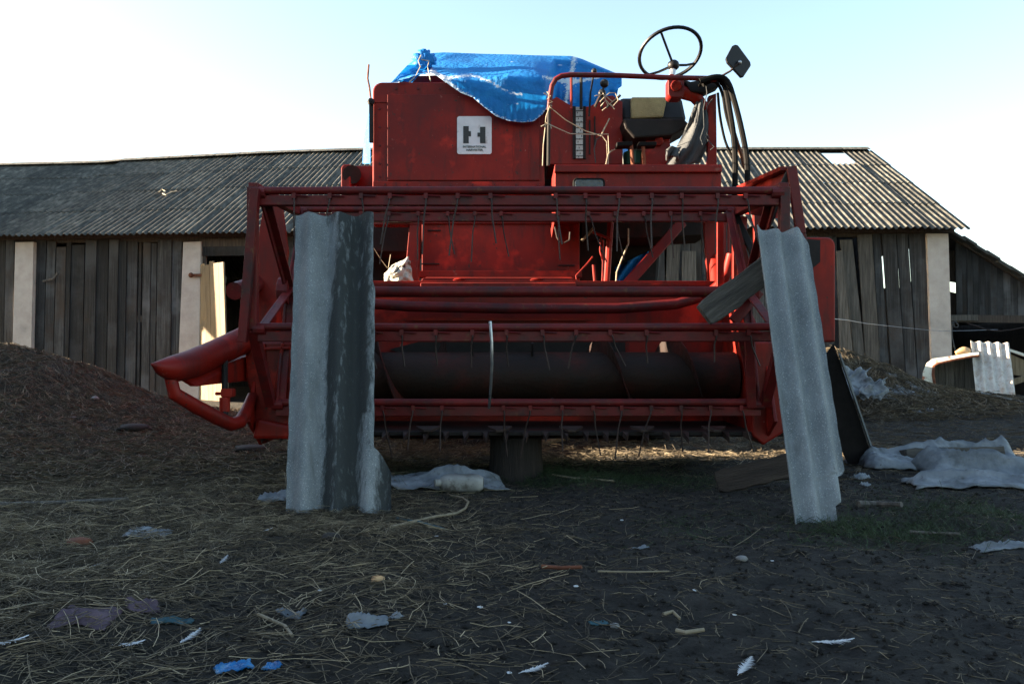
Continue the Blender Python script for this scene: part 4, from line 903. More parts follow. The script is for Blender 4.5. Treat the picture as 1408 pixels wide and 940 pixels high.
MB().bar(P(1008, 442, 4.66), P(1044, 400, 4.68), .06, .03, up=(0, 1, 0)).build('reel_brace', RP, ch, bevel=.003)
# one loose bright tine
MB().tube([P(674, 442, 4.17), P(676, 470, 4.15), P(676.5, 500, 4.17), P(675, 530, 4.25), P(672.5, 560, 4.48)], .0085, 6).build('loose_tine', 'bright_steel', ch, smooth=True)
# ---- cutter bar
cz_ = zat(595, 4.72)
MB().box((XL, 4.68, cz_ - .012), (XR, 4.80, cz_ + .010)).build('cutter_bar', 'black_steel', ch, bevel=.003)
g0 = MB(); g0.prism([(-.018, 0, .012), (.018, 0, .012), (.012, -.05, .006), (0, -.115, -.012), (-.012, -.05, .006)], (0, 0, -.028))
gob = None; x_ = XL + .05
while x_ < XR - .03:
    if gob is None: gob = g0.build('cutter_guard', 'wire_steel', ch, origin=Vector((0, 0, 0))); o = gob
    else: o = gob.copy(); COL.objects.link(o); o.parent = ch
    o.location = Vector((x_, 4.685, cz_)) - root_loc(ch); o.rotation_euler = (random.uniform(-.05, .12), 0, random.uniform(-.05, .05))
    x_ += .1145
c0 = None; x_ = XL + .16
while x_ < XR - .05:
    mb = MB(); mb.prism([Vector((x_ - .07, 4.70, cz_ + .03)), Vector((x_ + .07, 4.70, cz_ + .03)), Vector((x_ + .05, 4.66, cz_ + .022)), Vector((x_ + .02, 4.62, cz_ + .014)), Vector((x_ - .02, 4.62, cz_ + .014)), Vector((x_ - .05, 4.66, cz_ + .022))], (0, 0, .012))
    mb.build('knife_clip', 'wire_steel', ch); x_ += .41

# ================================================================== tarpaulin on the grain tank
hem = [(545, 112), (560, 108), (580, 101), (592, 100), (604, 106), (618, 117), (634, 128), (650, 134), (665, 147), (682, 160), (700, 166.5), (718, 168.5), (734, 167), (746, 157), (753, 147), (762, 138), (790, 142), (820, 138), (840, 128), (856, 118)]
topl = [(545, 110), (552, 100), (562, 88), (575, 78), (590, 73), (610, 71.5), (650, 72.5), (700, 73.5), (760, 75.5), (786, 76), (800, 80), (830, 93), (856, 104)]
hx, hy = zip(*hem); tx, ty = zip(*topl)
cols = np.linspace(546, 855, 120); rows = []
NV = 46
for j in range(NV + 1):
    v = j / NV; r = []
    for x in cols:
        yh = np.interp(x, hx, hy); yt = np.interp(x, tx, ty)
        if v < .62:
            k = v / .62; y = yh + (yt - yh) * (k ** .92); kk = max(0, (111 - y) / max(6.0, 111 - yt)); D = 6.21 + .9 * min(1, kk) ** 1.3
            if x > 750: D = max(D, 6.21 + .7 * min(1, (x - 750) / 14.0))
            q = P(x, y, D)
        else:
            k = (v - .62) / .38; q = P(x, yt, 7.1); q.y = 7.1 + 1.1 * k; q.z -= .75 * k * k
        # folds radiating from the tied knot and cross creases
        dx = x - 588; ang = math.atan2(np.interp(x, hx, hy) - 90 - (yh - yt) * v, dx + 1e-3); rad = abs(dx)
        amp = .017 * min(1, rad / 60) * (1 - abs(2 * min(v / .62, 1) - 1) ** 3)
        w = math.sin(ang * 26 + rad * .012) * .7 + 1.2 * float(fbm(x * .02, v * 3.0, 1.6, 3, 61)) + .35 * math.sin(x * .06 + v * 5)
        edge = math.exp(-(v / .07)) * .030 * math.sin(x * .55 + 2 * math.sin(x * .13))
        sag = .05 * math.exp(-((x - 705) / 45.0) ** 2) * math.sin(min(1, v / .62) * math.pi)
        if v < .62 and y > 108 and x < 752: w = abs(w) * .8; edge = abs(edge)
        q.y -= amp * w + edge + sag; q.z += .35 * amp * w * (v > .3) - edge * .3
        r.append(q)
    rows.append(r)
tp = MB().grid(rows); tarp = tp.build('tarpaulin', 'worn_tarp', None, smooth='all', origin=P(700, 113, 7.0)); tag(tarp, 'crinkled blue tarpaulin tied over the red grain tank', 'tarpaulin')
def tarp_wear(co):
    q = co + tarp.location; px = q.x / q.y * F + 704; py = 500 - (q.z - CH) / q.y * F; x3 = (q.x / 7.0)
    hm = np.interp(px, hx, hy); e = math.exp(-max(0, hm - py) / 5.0) * (px < 756)
    l1 = math.exp(-abs((py - 96) - (px - 600) * .22 + 6 * math.sin(px * .06)) / 3.0) * (600 < px < 720) * .8
    l2 = math.exp(-abs(py - 104 - 5 * math.sin(px * .05)) / 3.5) * (745 < px < 850) * .9
    l3 = math.exp(-abs((px - 790) + (py - 80) * .2) / 5.0) * .9
    l4 = math.exp(-abs((py - 92) - (px - 590) * .8) / 4.0) * (590 < px < 650) * .9
    return min(1, e + l1 + l2 + l3 + l4)
set_attr(tarp, 'wear', tarp_wear)
# knot of tarpaulin at the corner
mb = MB()
for k in range(16):
    a = k * 2.4; r0 = .02 + .03 * (k % 4) / 4
    e = P(583 + 16 * math.cos(a), 85 + 14 * math.sin(a) - 2, 6.55)
    c_ = P(585, 88, 6.5); mid = c_.lerp(e, .55) + Vector((.01 * math.sin(k), -.05, .015 * math.cos(k * 1.7)))
    mb.tube([c_ + Vector((0, -.02, 0)), mid, e], [.02, .033, .012], 7)
mb.build('knot', 'blue_tarp', tarp, smooth='all')
mb = MB(); mb.grid([[P(x + 3 * math.sin(k), y, D) for k, (x, y, D) in enumerate(zip(np.linspace(560, 592, 6) - i * 3.2, [88 + i * 3.4 + abs(j - 2.5) * .8 for j in range(6)], [6.42 - .02 * math.sin(j * 2 + i) for j in range(6)]))] for i in range(8)])
mb.build('corner_fold', 'blue_tarp', tarp, smooth='all')
# tail of it hanging down behind the far side of the tank
rows = [[P(510 - (1 - abs(v * 2 - 1) * .2) * 13 * u * (v ** .7) - 1, 150 + 75 * v, 6.95 + .4 * u + .03 * math.sin(7 * u + 5 * v)) for u in np.linspace(0, 1, 8)] for v in np.linspace(0, 1, 14)]
MB().grid(rows).build('tail', 'blue_tarp', tarp, smooth='all')
rows = [[P(858 + 9 * u * (1 - v * .3) + 2 * math.sin(v * 7), 168 + 54 * v, 6.9 + .3 * u + .03 * math.sin(9 * u + 5 * v)) for u in np.linspace(0, 1, 6)] for v in np.linspace(0, 1, 14)]
MB().grid(rows).build('tail', 'blue_tarp', tarp, smooth='all')
# twine
def twine(paths, label, r=.006, m='twine', name='twine'):
    r *= .62
    root = None
    mb = MB()
    for pts in paths: mb.tube([P(x, y, d) for x, y, d in pts], r, 5)
    return tag(mb.build(name, m, None, smooth=True, origin=P(*paths[0][0])), label, 'twine')
twine([[(757, 132, 5.72), (752, 137, 5.70), (760, 140, 5.72), (753, 143, 5.70), (759, 146, 5.72)], [(756, 146, 5.72), (751, 160, 5.7), (750, 168, 5.7), (757, 172, 5.7), (770, 178, 5.75), (784, 184, 5.9), (815, 185, 6.0), (836, 184.5, 6.0), (837, 208, 6.0), (836, 226, 6.0)],
       [(744, 174, 5.7), (750, 171, 5.7), (757, 172, 5.7), (758, 177, 5.7)], [(757, 148, 5.72), (778, 165, 5.95), (805, 180, 6.1), (828, 187, 6.1), (834, 195, 6.1), (835, 215, 6.1)], [(750, 172, 5.7), (747, 200, 5.7), (746, 228, 5.7)], [(748, 128, 5.7), (757, 134, 5.71), (752, 126, 5.7)]],
      'pale twine tied round the bend of the hand rail')
twine([[(826, 187, 6.1), (838, 163, 6.1)]], 'short pale stalk sticking up before the control wall', .009, name='stalk')
twine([[(836, 210, 6.05), (847, 205, 6.05), (840, 208, 6.05), (836, 212, 6.0), (833, 226, 6.0)]], 'frayed string end hanging before the pedals', .008)
twine([[(826, 188, 6.15), (820, 192, 6.15), (817, 205, 6.15), (819, 224, 6.15)]], 'dark bent cord before the control wall', .008, 'grey_cloth', 'cord')
twine([[(825, 140, 5.95), (832, 133, 5.95), (838, 128, 5.96), (846, 128, 5.97), (850, 138, 5.97), (843, 146, 5.96), (836, 142, 5.95)], [(818, 132, 5.95), (830, 130, 5.95), (842, 140, 5.95)], [(826, 146, 5.95), (833, 138, 5.95), (845, 150, 5.95)], [(829, 128, 5.95), (836, 146, 5.95), (828, 152, 5.95)]], 'tangled pale string knotted on the control levers', .006)
twine([[(579, 76, 6.4), (575, 84, 6.38), (578, 92, 6.38), (572, 104, 6.38), (563, 113, 6.28)], [(579, 82, 6.38), (590, 84, 6.38), (588, 92, 6.38), (592, 112, 6.28)]], 'thin cord tying the gathered tarpaulin corner', .007)
twine([[(970, 112, 5.80), (972, 128, 5.8), (967, 150, 5.8), (968, 175, 5.8), (963, 190, 5.8), (966, 199, 5.8), (974, 194, 5.8), (969, 186, 5.8), (976, 196, 5.8), (982, 202, 5.8), (977, 206, 5.8)], [(980, 136, 5.8), (972, 146, 5.8), (970, 178, 5.8), (975, 190, 5.8)]], 'grey string hanging over the jacket beside the rail column', .006, 'grey_cloth')
twine([[(514, 341, 5.5), (524, 357, 5.9), (533, 369, 6.0)], [(537, 350, 6.0), (534, 368, 6.0)]], 'thin cord holding the small sack below the headlamp', .004)
# jacket draped under the steering column
rows = []
for v in np.linspace(0, 1, 18):
    xl = np.interp(v, [0, .35, .75, 1], [958, 946, 930, 916]); xr = np.interp(v, [0, .3, .7, 1], [968, 973, 974, 962])
    y = 138 + 89 * v
    rows.append([P(xl + (xr - xl) * u, y + 3 * math.sin(u * 5), 5.98 - .10 * math.sin(u * math.pi) - .028 * math.sin(u * 13 + v * 6) - .02 * math.sin(v * 9 + u * 4)) for u in np.linspace(0, 1, 16)])
jk = MB().grid(rows).build('jacket', 'grey_cloth', None, smooth='all', solid=.012, origin=P(945, 226, 6.0)); tag(jk, 'grey work jacket draped below the steering column', 'jacket')
rows = [[P(917 + 16 * u, 207 + 14 * v - 6 * math.sin(u * 3), 5.86 - .03 * math.sin(u * 6 + v * 4)) for u in np.linspace(0, 1, 8)] for v in np.linspace(0, 1, 8)]
MB().grid(rows).build('sleeve', 'grey_cloth', jk, smooth='all', solid=.02)
# small sack on the header frame
rows = []
for v in np.linspace(0, 1, 16):
    r = []
    for u in np.linspace(0, 1, 26):
        xl = np.interp(v, [0, .25, .6, 1], [558, 540, 530, 528]); xr = np.interp(v, [0, .3, .7, 1], [563, 566, 567, 569])
        cr = float(fbm(u * 2.2, v * 2.2, 2.2, 4, 77))
        r.append(P(xl + (xr - xl) * u + 5 * cr, 356 + 33 * v + 3 * math.sin(u * 8), 5.98 - .09 * math.sin(u * math.pi) * (.4 + .6 * v) - .16 * cr))
    rows.append(r)
tag(MB().grid(rows).build('small_sack', 'sack_cloth', None, smooth='all', solid=.008, origin=P(547, 389, 5.95)), 'small pale crumpled sack hung below the lamp bracket', 'sack')
# blue fabric seen below the platform
rows = [[P(846 + 46 * u * (1 - v * .5), 345 + 43 * v + 22 * (1 - u) * (1 - v), 6.9 + .05 * math.sin(u * 9 + v * 4)) for u in np.linspace(0, 1, 12)] for v in np.linspace(0, 1, 10)]
tag(MB().grid(rows).build('blue_cloth', 'blue_tarp', None, smooth='all', solid=.006, origin=P(860, 388, 6.9)), 'scrap of blue sheeting bundled under the operator platform', 'cloth')

# ================================================================== boards, sheets and props round the header
# left corrugated sheet, leaning on the reel
bl = P(389.5, 697, 3.72); br = P(537, 697, 3.72); bl.z = hz(bl.x, bl.y); tl = P(404.5, 294, 4.10)
axu = (br - bl); axu.z = 0; Wl = axu.length; axu.normalize(); axv = (tl - bl); Ll = axv.length
nvec = axu.cross(axv.normalized()).normalized()
if nvec.y > 0: nvec = -nvec
def edgeL(v):
    lo = .003 + .0012 * math.sin(v * 31) + .0012 * math.sin(v * 83) + .003 * math.exp(-((v - .58) / .01) ** 2)
    lim = .412 + .0012 * math.sin(v * 47) - .008 / (1 + math.exp(-(v - .74) * 300))
    if v < .125: hi = Wl
    elif v < .20: t_ = (v - .125) / .075; hi = lim + (Wl - lim) * (1 - t_) ** .5 * (1 - .35 * t_)
    else: hi = lim
    return lo, hi
def ragged(mb, pitch, amp, fn, edge, nc, nr, thick, ph, top=None):
    T = []; B = []
    for j in range(nr):
        v = j / (nr - 1); lo, hi = edge(v); r = []; r2 = []
        for i in range(nc):
            u = lo + (hi - lo) * i / (nc - 1); w = amp * math.cos(2 * math.pi * (u / pitch + ph)); vv = v
            if top and j == nr - 1: vv = v + top(u)
            r.append(fn(u, vv, w)); r2.append(fn(u, vv, w - thick))
        T.append(r); B.append(r2)
    mb.grid(T); mb.grid(B)
    mb.grid([T[0], B[0]]); mb.grid([T[-1], B[-1]]); mb.grid([[r[0] for r in T], [r[0] for r in B]]); mb.grid([[r[-1] for r in T], [r[-1] for r in B]])
    return mb
mb = ragged(MB(), .150, .028, lambda u, v, w: bl + axu * u + axv * v + nvec * w, edgeL, 56, 90, .007, .40, top=lambda u: .004 * math.sin(u * 40))
shl = mb.build('corrugated_sheet', 'stained_asbestos', None, smooth=True, origin=bl)
tag(shl, 'dark stained corrugated asbestos sheet leaning upright on the reel beside the snout', 'asbestos sheet', 'loose corrugated sheets')
def stainL(co):
    u = co.dot(axu); v = co.dot(axv) / (Ll * Ll)
    bnd = .138 + .010 * math.sin(v * 9)
    d = max(0, min(1, (u - bnd) / .035)) * max(0, min(1, (.365 + .02 * math.sin(v * 5) - u) / .06 + .45))
    if v < .17: d = max(d, max(0, min(1, (u - .405) / .03)))
    if v < .3: d *= 1 - .75 * math.exp(-((u - .36) / .03) ** 2)
    d = max(d, .75 * max(0, (v - .93) / .07) * (u > .10))
    d *= 1 - .32 * math.exp(-((u - .225 - .006 * math.sin(v * 14)) / .004) ** 2)
    d *= .82 + .5 * float(fbm(u * 9, v * 5, 2.0, 3, 91))
    return d
set_attr(shl, 'stain', stainL)
# right corrugated sheet
bl = P(1092, 716, 3.42); bl.z = hz(bl.x, bl.y); br = P(1178, 716, 3.52); br.z = bl.z; tl = P(1040, 313, 4.02)
axu2 = (P(1118, 319, 4.08) - tl); axu2 = axu2.normalized(); axv2 = (tl - bl)
nv2 = axu2.cross(axv2.normalized()).normalized(); nv2 = -nv2 if nv2.y > 0 else nv2
def edgeR(v):
    if v < .055: hi = .195
    elif v < .065: hi = .195 + (v - .055) / .01 * .034
    elif v < .14: hi = .229 + .03 * (v - .065)
    elif v < .155: hi = .231 + (v - .14) / .015 * .052
    elif v > .95: hi = .284 - (v - .95) ** 1.5 * 2.2
    else: hi = .283 + .001 * math.sin(v * 60)
    return .001 * math.sin(v * 50), hi
mb = ragged(MB(), .112, .021, lambda u, v, w: bl + axu2 * u + axv2 * v + nv2 * w, edgeR, 40, 80, .009, .12, top=lambda u: .006 * math.cos(u * 30))
tag(mb.build('corrugated_sheet', 'asbestos_light', None, smooth=True, origin=bl), 'clean light grey corrugated asbestos sheet tilted against the reel end', 'asbestos sheet', 'loose corrugated sheets')
# smooth sheet behind it, its shaded underside painted near black
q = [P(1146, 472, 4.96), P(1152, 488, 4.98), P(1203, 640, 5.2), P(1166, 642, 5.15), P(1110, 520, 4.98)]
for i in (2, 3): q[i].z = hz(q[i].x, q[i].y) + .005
db = MB().prism(q, (.012, .03, 0)).build('flat_board', 'dark_board', None, origin=q[3]); tag(db, 'flat sheet with pale edge, shaded underside painted black, leaning behind the light grey sheet', 'board')
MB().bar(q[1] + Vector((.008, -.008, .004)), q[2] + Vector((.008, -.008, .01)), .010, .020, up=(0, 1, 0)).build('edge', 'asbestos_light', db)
# weathered plank resting on the reel
a = P(968, 434, 4.13); b = P(1060, 366, 4.16)
def board(name, a, b, w, t, up, m, n=10, rough=.0045):
    d = (b - a); Lg = d.length; d.normalize(); side = d.cross(Vector(up)).normalized(); nn = side.cross(d).normalized()
    mb = MB(); rows = []
    for i in range(n + 1):
        k = i / n; c_ = a + (b - a) * k; e1 = random.uniform(-rough, rough); e2 = random.uniform(-rough, rough)
        tp_ = .8 if i == 0 else 1
        W1 = w / 2 * tp_ + e1; W2 = w / 2 * tp_ + e2
        rows.append([c_ - side * W1 - nn * t / 2, c_ + side * W2 - nn * t / 2, c_ + side * W2 + nn * t / 2, c_ - side * W1 + nn * t / 2, c_ - side * W1 - nn * t / 2])
    mb.grid(rows); mb.add(rows[0][:4], [(0, 1, 2, 3)]); mb.add(rows[-1][:4], [(3, 2, 1, 0)])
    # local frame so that the grain follows the board
    M = Matrix((d, side, nn)).transposed().to_4x4(); M.translation = a
    inv = M.inverted(); mb.v = [inv @ v for v in mb.v]
    o = mb.build(name, m, None, bevel=.004, origin=Vector((0, 0, 0))); o.matrix_world = M; return o
tag(board('plank', a, b, .135, .05, (0, -1, .1), 'long_wood'), 'weathered grey plank wedged slantwise behind the light asbestos sheet', 'plank')
a = G(985, 676); b = P(1090, 632, 4.15); a.z += .05; b.z = hz(b.x, b.y) + .14
tag(board('plank', a, b, .12, .035, (0, -1, .35), 'long_dark'), 'dark brown board lying on the soil under the header end', 'plank')
# stump under the cutter bar
sc_ = P(710, 645, 4.86); rows = []
for z, k in ((-.05, 1.10), (.0, 1.06), (.1, 1.0), (.2, .98), (.228, .97), (.2285, .9), (.2287, .02)):
    rows.append([Vector((sc_.x + .150 * k * (1 + .05 * math.sin(i * 2.3) + .03 * math.sin(i * 5.1)) * math.cos(2 * math.pi * i / 28), sc_.y + .14 * k * math.sin(2 * math.pi * i / 28), z)) for i in range(29)])
tag(MB().grid(rows).build('tree_stump', 'stump_wood', None, smooth=True, origin=Vector((sc_.x, sc_.y, 0))), 'short dark wood stump propping up the cutter bar', 'stump')
ztop = cz_ - .012
tag(MB().box((P(540, 600, 4.8).x, 4.74, .2287), (P(850, 600, 4.8).x, 4.86, ztop - .022)).build('support_beam', 'stump_wood', None, bevel=.004, origin=Vector((0, 4.8, .2287))), 'dark timber laid over the stump under the cutter guards', 'timber')

# ---- folded sheets on the ground
def drape(name, m, label, cat, cx, cy, w, d, hgt, seed, ang=0, nx_=64, ny_=44, fold=6.0, shape=None, solid=.004):
    rows = []
    ca, sa = math.cos(ang), math.sin(ang)
    U_, V_ = np.meshgrid(np.linspace(-1, 1, nx_), np.linspace(-1, 1, ny_))
    rr = np.maximum(np.abs(U_) ** 3, np.abs(V_) ** 3) ** (1 / 3)
    wob = 1 + .30 * fbm(U_ * 1.3 + seed, V_ * 1.3, 1.2, 3, seed) * rr
    x = U_ * w / 2 * wob; y = V_ * d / 2 * (1 + .35 * fbm(U_ * 1.1, V_ + seed, 1.1, 2, seed + 3) * rr)
    X_ = cx + x * ca - y * sa; Y_ = cy + x * sa + y * ca
    ed = np.clip((1 - rr) * 6.0, 0, 1) ** .5 * (.55 + .45 * np.clip(1 + V_, 0, 1))
    wv = V_ * 1.6 + .55 * U_ * math.sin(seed) + 2.6 * fbm(U_ * .7 + seed, V_ * .9, 1.1, 2, seed + 7)
    rid = 1 - np.abs(np.sin(wv * fold * .5)) ** .55
    f = rid * .75 * np.clip(.35 + 1.6 * (fbm(U_ * .9, V_ * .9 + seed, 1.3, 2, seed + 8) + .35), 0, 1.2) + np.clip(.35 + 1.5 * fbm(U_ + seed, V_, 1.3, 3, seed + 9), 0, 1) * .45 + .8 * (.5 - np.abs(fbm(U_ * 1.3 + .4 * V_, V_ * 1.3 + seed, 2.2, 2, seed + 12)) * 2.2).clip(0, 1) ** 3
    if shape is not None: f = f * shape(U_, V_)
    zz_ = H(X_, Y_) + .008 + hgt * ed * f + .010 * (fbm(U_ * 3, V_ * 3, 3, 3, seed) + .3)
    rows = [[Vector((X_[j, i], Y_[j, i], zz_[j, i])) for i in range(nx_)] for j in range(ny_)]
    o = MB().grid(rows).build(name, m, None, smooth='all', solid=solid, origin=Vector((cx, cy, hz(cx, cy))))
    return tag(o, label, cat)
drape('plastic_sheet', 'plastic_sheet', 'rounded hump of crumpled pale plastic behind the squared timber', 'plastic sheet', 2.66, 5.10, .98, .46, .19, 5, ang=-.05, fold=2.2, nx_=90, ny_=60)
drape('plastic_sheet', 'plastic_sheet', 'long rolled pale plastic sheet lying over the squared timber', 'plastic sheet', 3.0, 4.74, 1.15, .38, .16, 8, ang=-.10, fold=3.2, nx_=100, ny_=60)
drape('plastic_sheet', 'plastic_sheet', 'long pale plastic strip spread flat in front of the rolled sheet', 'plastic sheet', 2.84, 4.34, 1.45, .32, .08, 9, ang=-.16, fold=2.4, nx_=100, ny_=40)
tag(board('plank', G(1242, 640) + Vector((0, 0, .06)), G(1242, 640) + Vector((.62, .02, .07)), .09, .09, (0, -1, .2), 'long_wood'), 'squared grey timber end sticking out from under the rolled plastic sheet', 'timber')
tag(board('plank', G(1206, 637) + Vector((0, 0, .03)), G(1206, 637) + Vector((.30, .05, .035)), .06, .06, (0, -1, .2), 'long_wood'), 'short grey timber offcut lying in line with the squared timber', 'timber')
drape('plastic_sheet', 'plastic_sheet', 'pale plastic sheet folded on the ground under the reel beside the stump', 'plastic sheet', -.55, 4.52, 1.0, .36, .12, 15, ang=.10, fold=3, shape=lambda u, v: .5 + .8 * np.clip(u, 0, 1) * (v > -.2))
drape('plastic_scrap', 'plastic_sheet', 'torn bit of plastic poking out behind the dark stained sheet', 'plastic scrap', -1.17, 4.02, .14, .12, .04, 19, nx_=14, ny_=12)
# canister lying beside it
cp = G(634, 680); rows = []
for i in range(13):
    t = i / 12; x_ = cp.x - .115 + .23 * t; k = min(1, math.sin(math.pi * max(.04, min(.96, t))) * 3.2) ** .5
    rows.append([Vector((x_, cp.y + .065 + .062 * k * math.copysign(abs(math.cos(a)) ** .6, math.cos(a)), cp.z + .052 + .046 * k * math.copysign(abs(math.sin(a)) ** .6, math.sin(a)))) for a in np.linspace(0, 2 * math.pi, 21)])
can = MB().grid(rows).build('canister', 'canister_white', None, smooth='all', origin=cp); tag(can, 'dirty white plastic canister lying beside the folded plastic sheet', 'canister')
MB().tube([Vector((cp.x - .11, cp.y + .03, cp.z + .06)), Vector((cp.x - .14, cp.y + .02, cp.z + .06))], .02, 10).build('cap', 'canister_white', can, smooth=True)
# fabric and shreds on the heap by the wall
def heap_cloth(pts, D, label, name='cloth', m='plastic_sheet', dep=.25):
    (x0, y0), (x1, y1) = pts
    rows = []
    for v in np.linspace(0, 1, 16):
        r = []
        for u in np.linspace(0, 1, 20):
            q = P(x0 + (x1 - x0) * u, y0 + (y1 - y0) * v, D - dep * v)
            w_ = .05 * math.sin(u * 14 + v * 5) + .2 * float(fbm(u * 2, v * 2, 2, 3, int(x0))); q += Vector((.05 * math.sin(v * 8 + u * 3), -abs(w_) * .6, w_ * .5))
            q.z = max(q.z, hz(q.x, q.y) + .012); r.append(q)
        rows.append(r)
    return tag(MB().grid(rows).build(name, m, None, smooth='all', solid=.005, origin=rows[-1][0]), label, 'cloth')
heap_cloth(((1152, 508), (1196, 545)), 9.9, 'blue-white rag spread on the straw heap by the barn wall')
heap_cloth(((1186, 522), (1218, 546)), 9.7, 'pointed blue-white rag end lying downhill on the straw heap', dep=.15)
def shred(px, py, ln, label=None, ang=-.75, m='plastic_sheet', wd=.07):
    c_ = G(px, py); d = Vector((math.cos(ang), -.6, math.sin(ang) * 0)).normalized()
    rows = []
    for i in range(7):
        t = i / 6; q = c_ + d * (t - .5) * ln; wv = wd * math.sin(math.pi * (t * .86 + .07))
        sd = Vector((-d.y, d.x, 0)); r = []
        for s_ in (-1, -.3, .4, 1):
            p_ = q + sd * wv * s_; p_.z = hz(p_.x, p_.y) + .012 + .03 * (1 - abs(s_)) + .012 * math.sin(i * 2 + s_); r.append(p_)
        rows.append(r)
    return tag(MB().grid(rows).build('plastic_shred', m, None, smooth='all', solid=.004, origin=c_), label or 'pale curled plastic shred on the straw heap below the barn wall', 'plastic shred', 'plastic shreds on the heap')
for (px, py, ln) in ((1216, 539, .34), (1232, 535, .26), (1250, 537, .30), (1228, 512, .18), (1243, 512, .17), (1263, 531, .30), (1275, 533, .16), (1283, 539, .13), (1205, 546, .2), (1262, 563, .12), (1280, 562, .10)):
    shred(px, py, ln)
# old tin tub, sunlit corrugated sheet and planks in front of the lean-to
tb = thing('broken_tub', 'sunlit cream enamel tub with rusty torn rim lying on its side', 'tub', P(1300, 530, 11.4))
rim = [(1267, 528), (1269, 511), (1274, 499), (1282, 493), (1296, 491), (1315, 488), (1333, 485), (1346, 484)]
inn = [(1285, 528), (1283, 514), (1284, 503), (1289, 500), (1302, 497), (1318, 493.5), (1334, 490.5), (1346, 489)]
mb = MB(); mb.grid([[P(x, y, 11.15) for x, y in rim], [P(x, y, 11.1) for x, y in inn], [P(x, y, 11.6) for x, y in inn], [P(x, y, 11.7) for x, y in rim], [P(x, y, 11.15) for x, y in rim]])
mb.build('shell', 'tin_paint', tb, smooth=True)
mb = MB(); mb.tube([P(x, y, 11.085) for x, y in inn], .018, 6); mb.build('rim', 'rust', tb, smooth=True)
for k, (a, b) in enumerate(((1286, 1300), (1300, 1313), (1313, 1326), (1326, 1342))):
    q = [P(a, 534, 11.5), P(b - .5, 536, 11.5), P(b - .5, 494 - k * .8, 11.5), P(a, 497 - k * .8, 11.5)]
    for i in (0, 1): q[i].z = hz(q[i].x, q[i].y) - .02
    tag(MB().prism(q, (0, .03, 0)).build('plank', 'grey_board', None, origin=q[0]), ('grey board at the curved end inside the cream tub', 'second grey board from the curved end inside the cream tub', 'third grey board from the curved end inside the cream tub', 'grey board inside the tub beside the sunlit cream sheet')[k], 'plank', 'boards inside the tub')
rows = [[P(1314 + 20 * u, 486 - 7 * math.sin(u * 2.6) * math.sin(v * 3.1) - 2 * v, 11.2 + .2 * v) for u in np.linspace(0, 1, 10)] for v in np.linspace(0, 1, 8)]
tag(MB().grid(rows).build('rag', 'orange_sack', None, smooth='all', solid=.03, origin=rows[0][0]), 'tan rag lying on top of the tub rim', 'rag')
bl = P(1341, 540, 11.0); br = P(1389, 543, 10.9); tl = P(1334, 469, 11.35); axu3 = (br - bl).normalized(); axv3 = tl - bl; nv3 = axu3.cross(axv3.normalized()).normalized(); nv3 = -nv3 if nv3.y > 0 else nv3
mb = MB(); corr_mesh(mb, 4.25, .115, .022, lambda u, v, w: bl + axu3 * u + axv3 * v + nv3 * w, ns=10, rows=3, thick=.008, ph=.0)
tag(mb.build('corrugated_sheet', 'pale_asbestos', None, smooth=True, origin=bl), 'small sunlit cream corrugated sheet standing before the dark lean-to', 'asbestos sheet', 'loose corrugated sheets')
for pts, D, lab, m in (([(1388, 486), (1420, 500), (1420, 520), (1389, 514)], 11.3, 'short pale boards propped behind the sunlit cream sheet', 'pale_wood'),
                       ([(1389, 522), (1425, 512), (1425, 519), (1389, 531)], 11.15, 'narrow sunlit board slanting behind the cream sheet', 'pale_wood'),
                       ([(1384, 478), (1425, 491), (1425, 495), (1384, 481.5)], 11.25, 'pale strip of metal slanting down behind the cream sheet', 'bright_steel')):
    q = [P(x, y, D) for x, y in pts]
    tag(MB().prism(q, (0, .04, 0)).build('board' if 'board' in lab else 'metal_strip', m, None, origin=q[3]), lab, 'board' if 'board' in lab else 'metal strip')
q = [P(1338, 540, 10.6), P(1425, 556, 10.2), P(1425, 545, 11.0), P(1372, 540, 11.0)]
fs_ = MB().prism(q, (0, 0, -.03)).build('flat_board', 'dark_board', None, origin=q[0]); tag(fs_, 'dark panel lying flat before the cream sheet with a bright edge', 'board')
MB().tube([q[0] + Vector((.1, -.008, .0)), q[1] + Vector((0, -.008, 0))], .012, 6).build('edge', 'asbestos_light', fs_)
# ================================================================== unseen shed, added to cast shade over the yard
ns = thing('shade_shed', 'unseen grey plank shed added to shade the front of the yard', 'shed', Vector((-9.5, 1, 0)))
y = -9.0; NE = 6.30
while y < NE - .01:
    y1 = min(y + .25, NE)
    MB().box((-8.6, y, -.1), (-8.57, y1 - .006, 4.1)).build('plank', 'barn_wood', ns)
    y = y1
MB().box((-13, NE - .03, -.1), (-8.6, NE, 4.1)).build('end_wall', 'barn_wood', ns)
MB().box((-13, -9, -.1), (-12.95, NE - .03, 4.1)).build('rear_wall', 'barn_wood', ns)
MB().box((-13, -9.03, -.1), (-8.6, -9, 4.1)).build('end_wall', 'barn_wood', ns)
MB().prism([Vector((-8.2, -9.2, 4.05)), Vector((-10.8, -9.2, 5.5)), Vector((-13.4, -9.2, 4.05)), Vector((-13.4, -9.2, 3.97)), Vector((-10.8, -9.2, 5.42)), Vector((-8.2, -9.2, 3.97))], (0, NE + 9.2, 0)).build('roof', 'felt_roof', ns)

MB().box((-12, NE + .02, -.1), (-8.8, 8.85, 2.0)).build('shade_annex', 'barn_wood', ns)  # low unseen block, added to shade the mound and the left ground
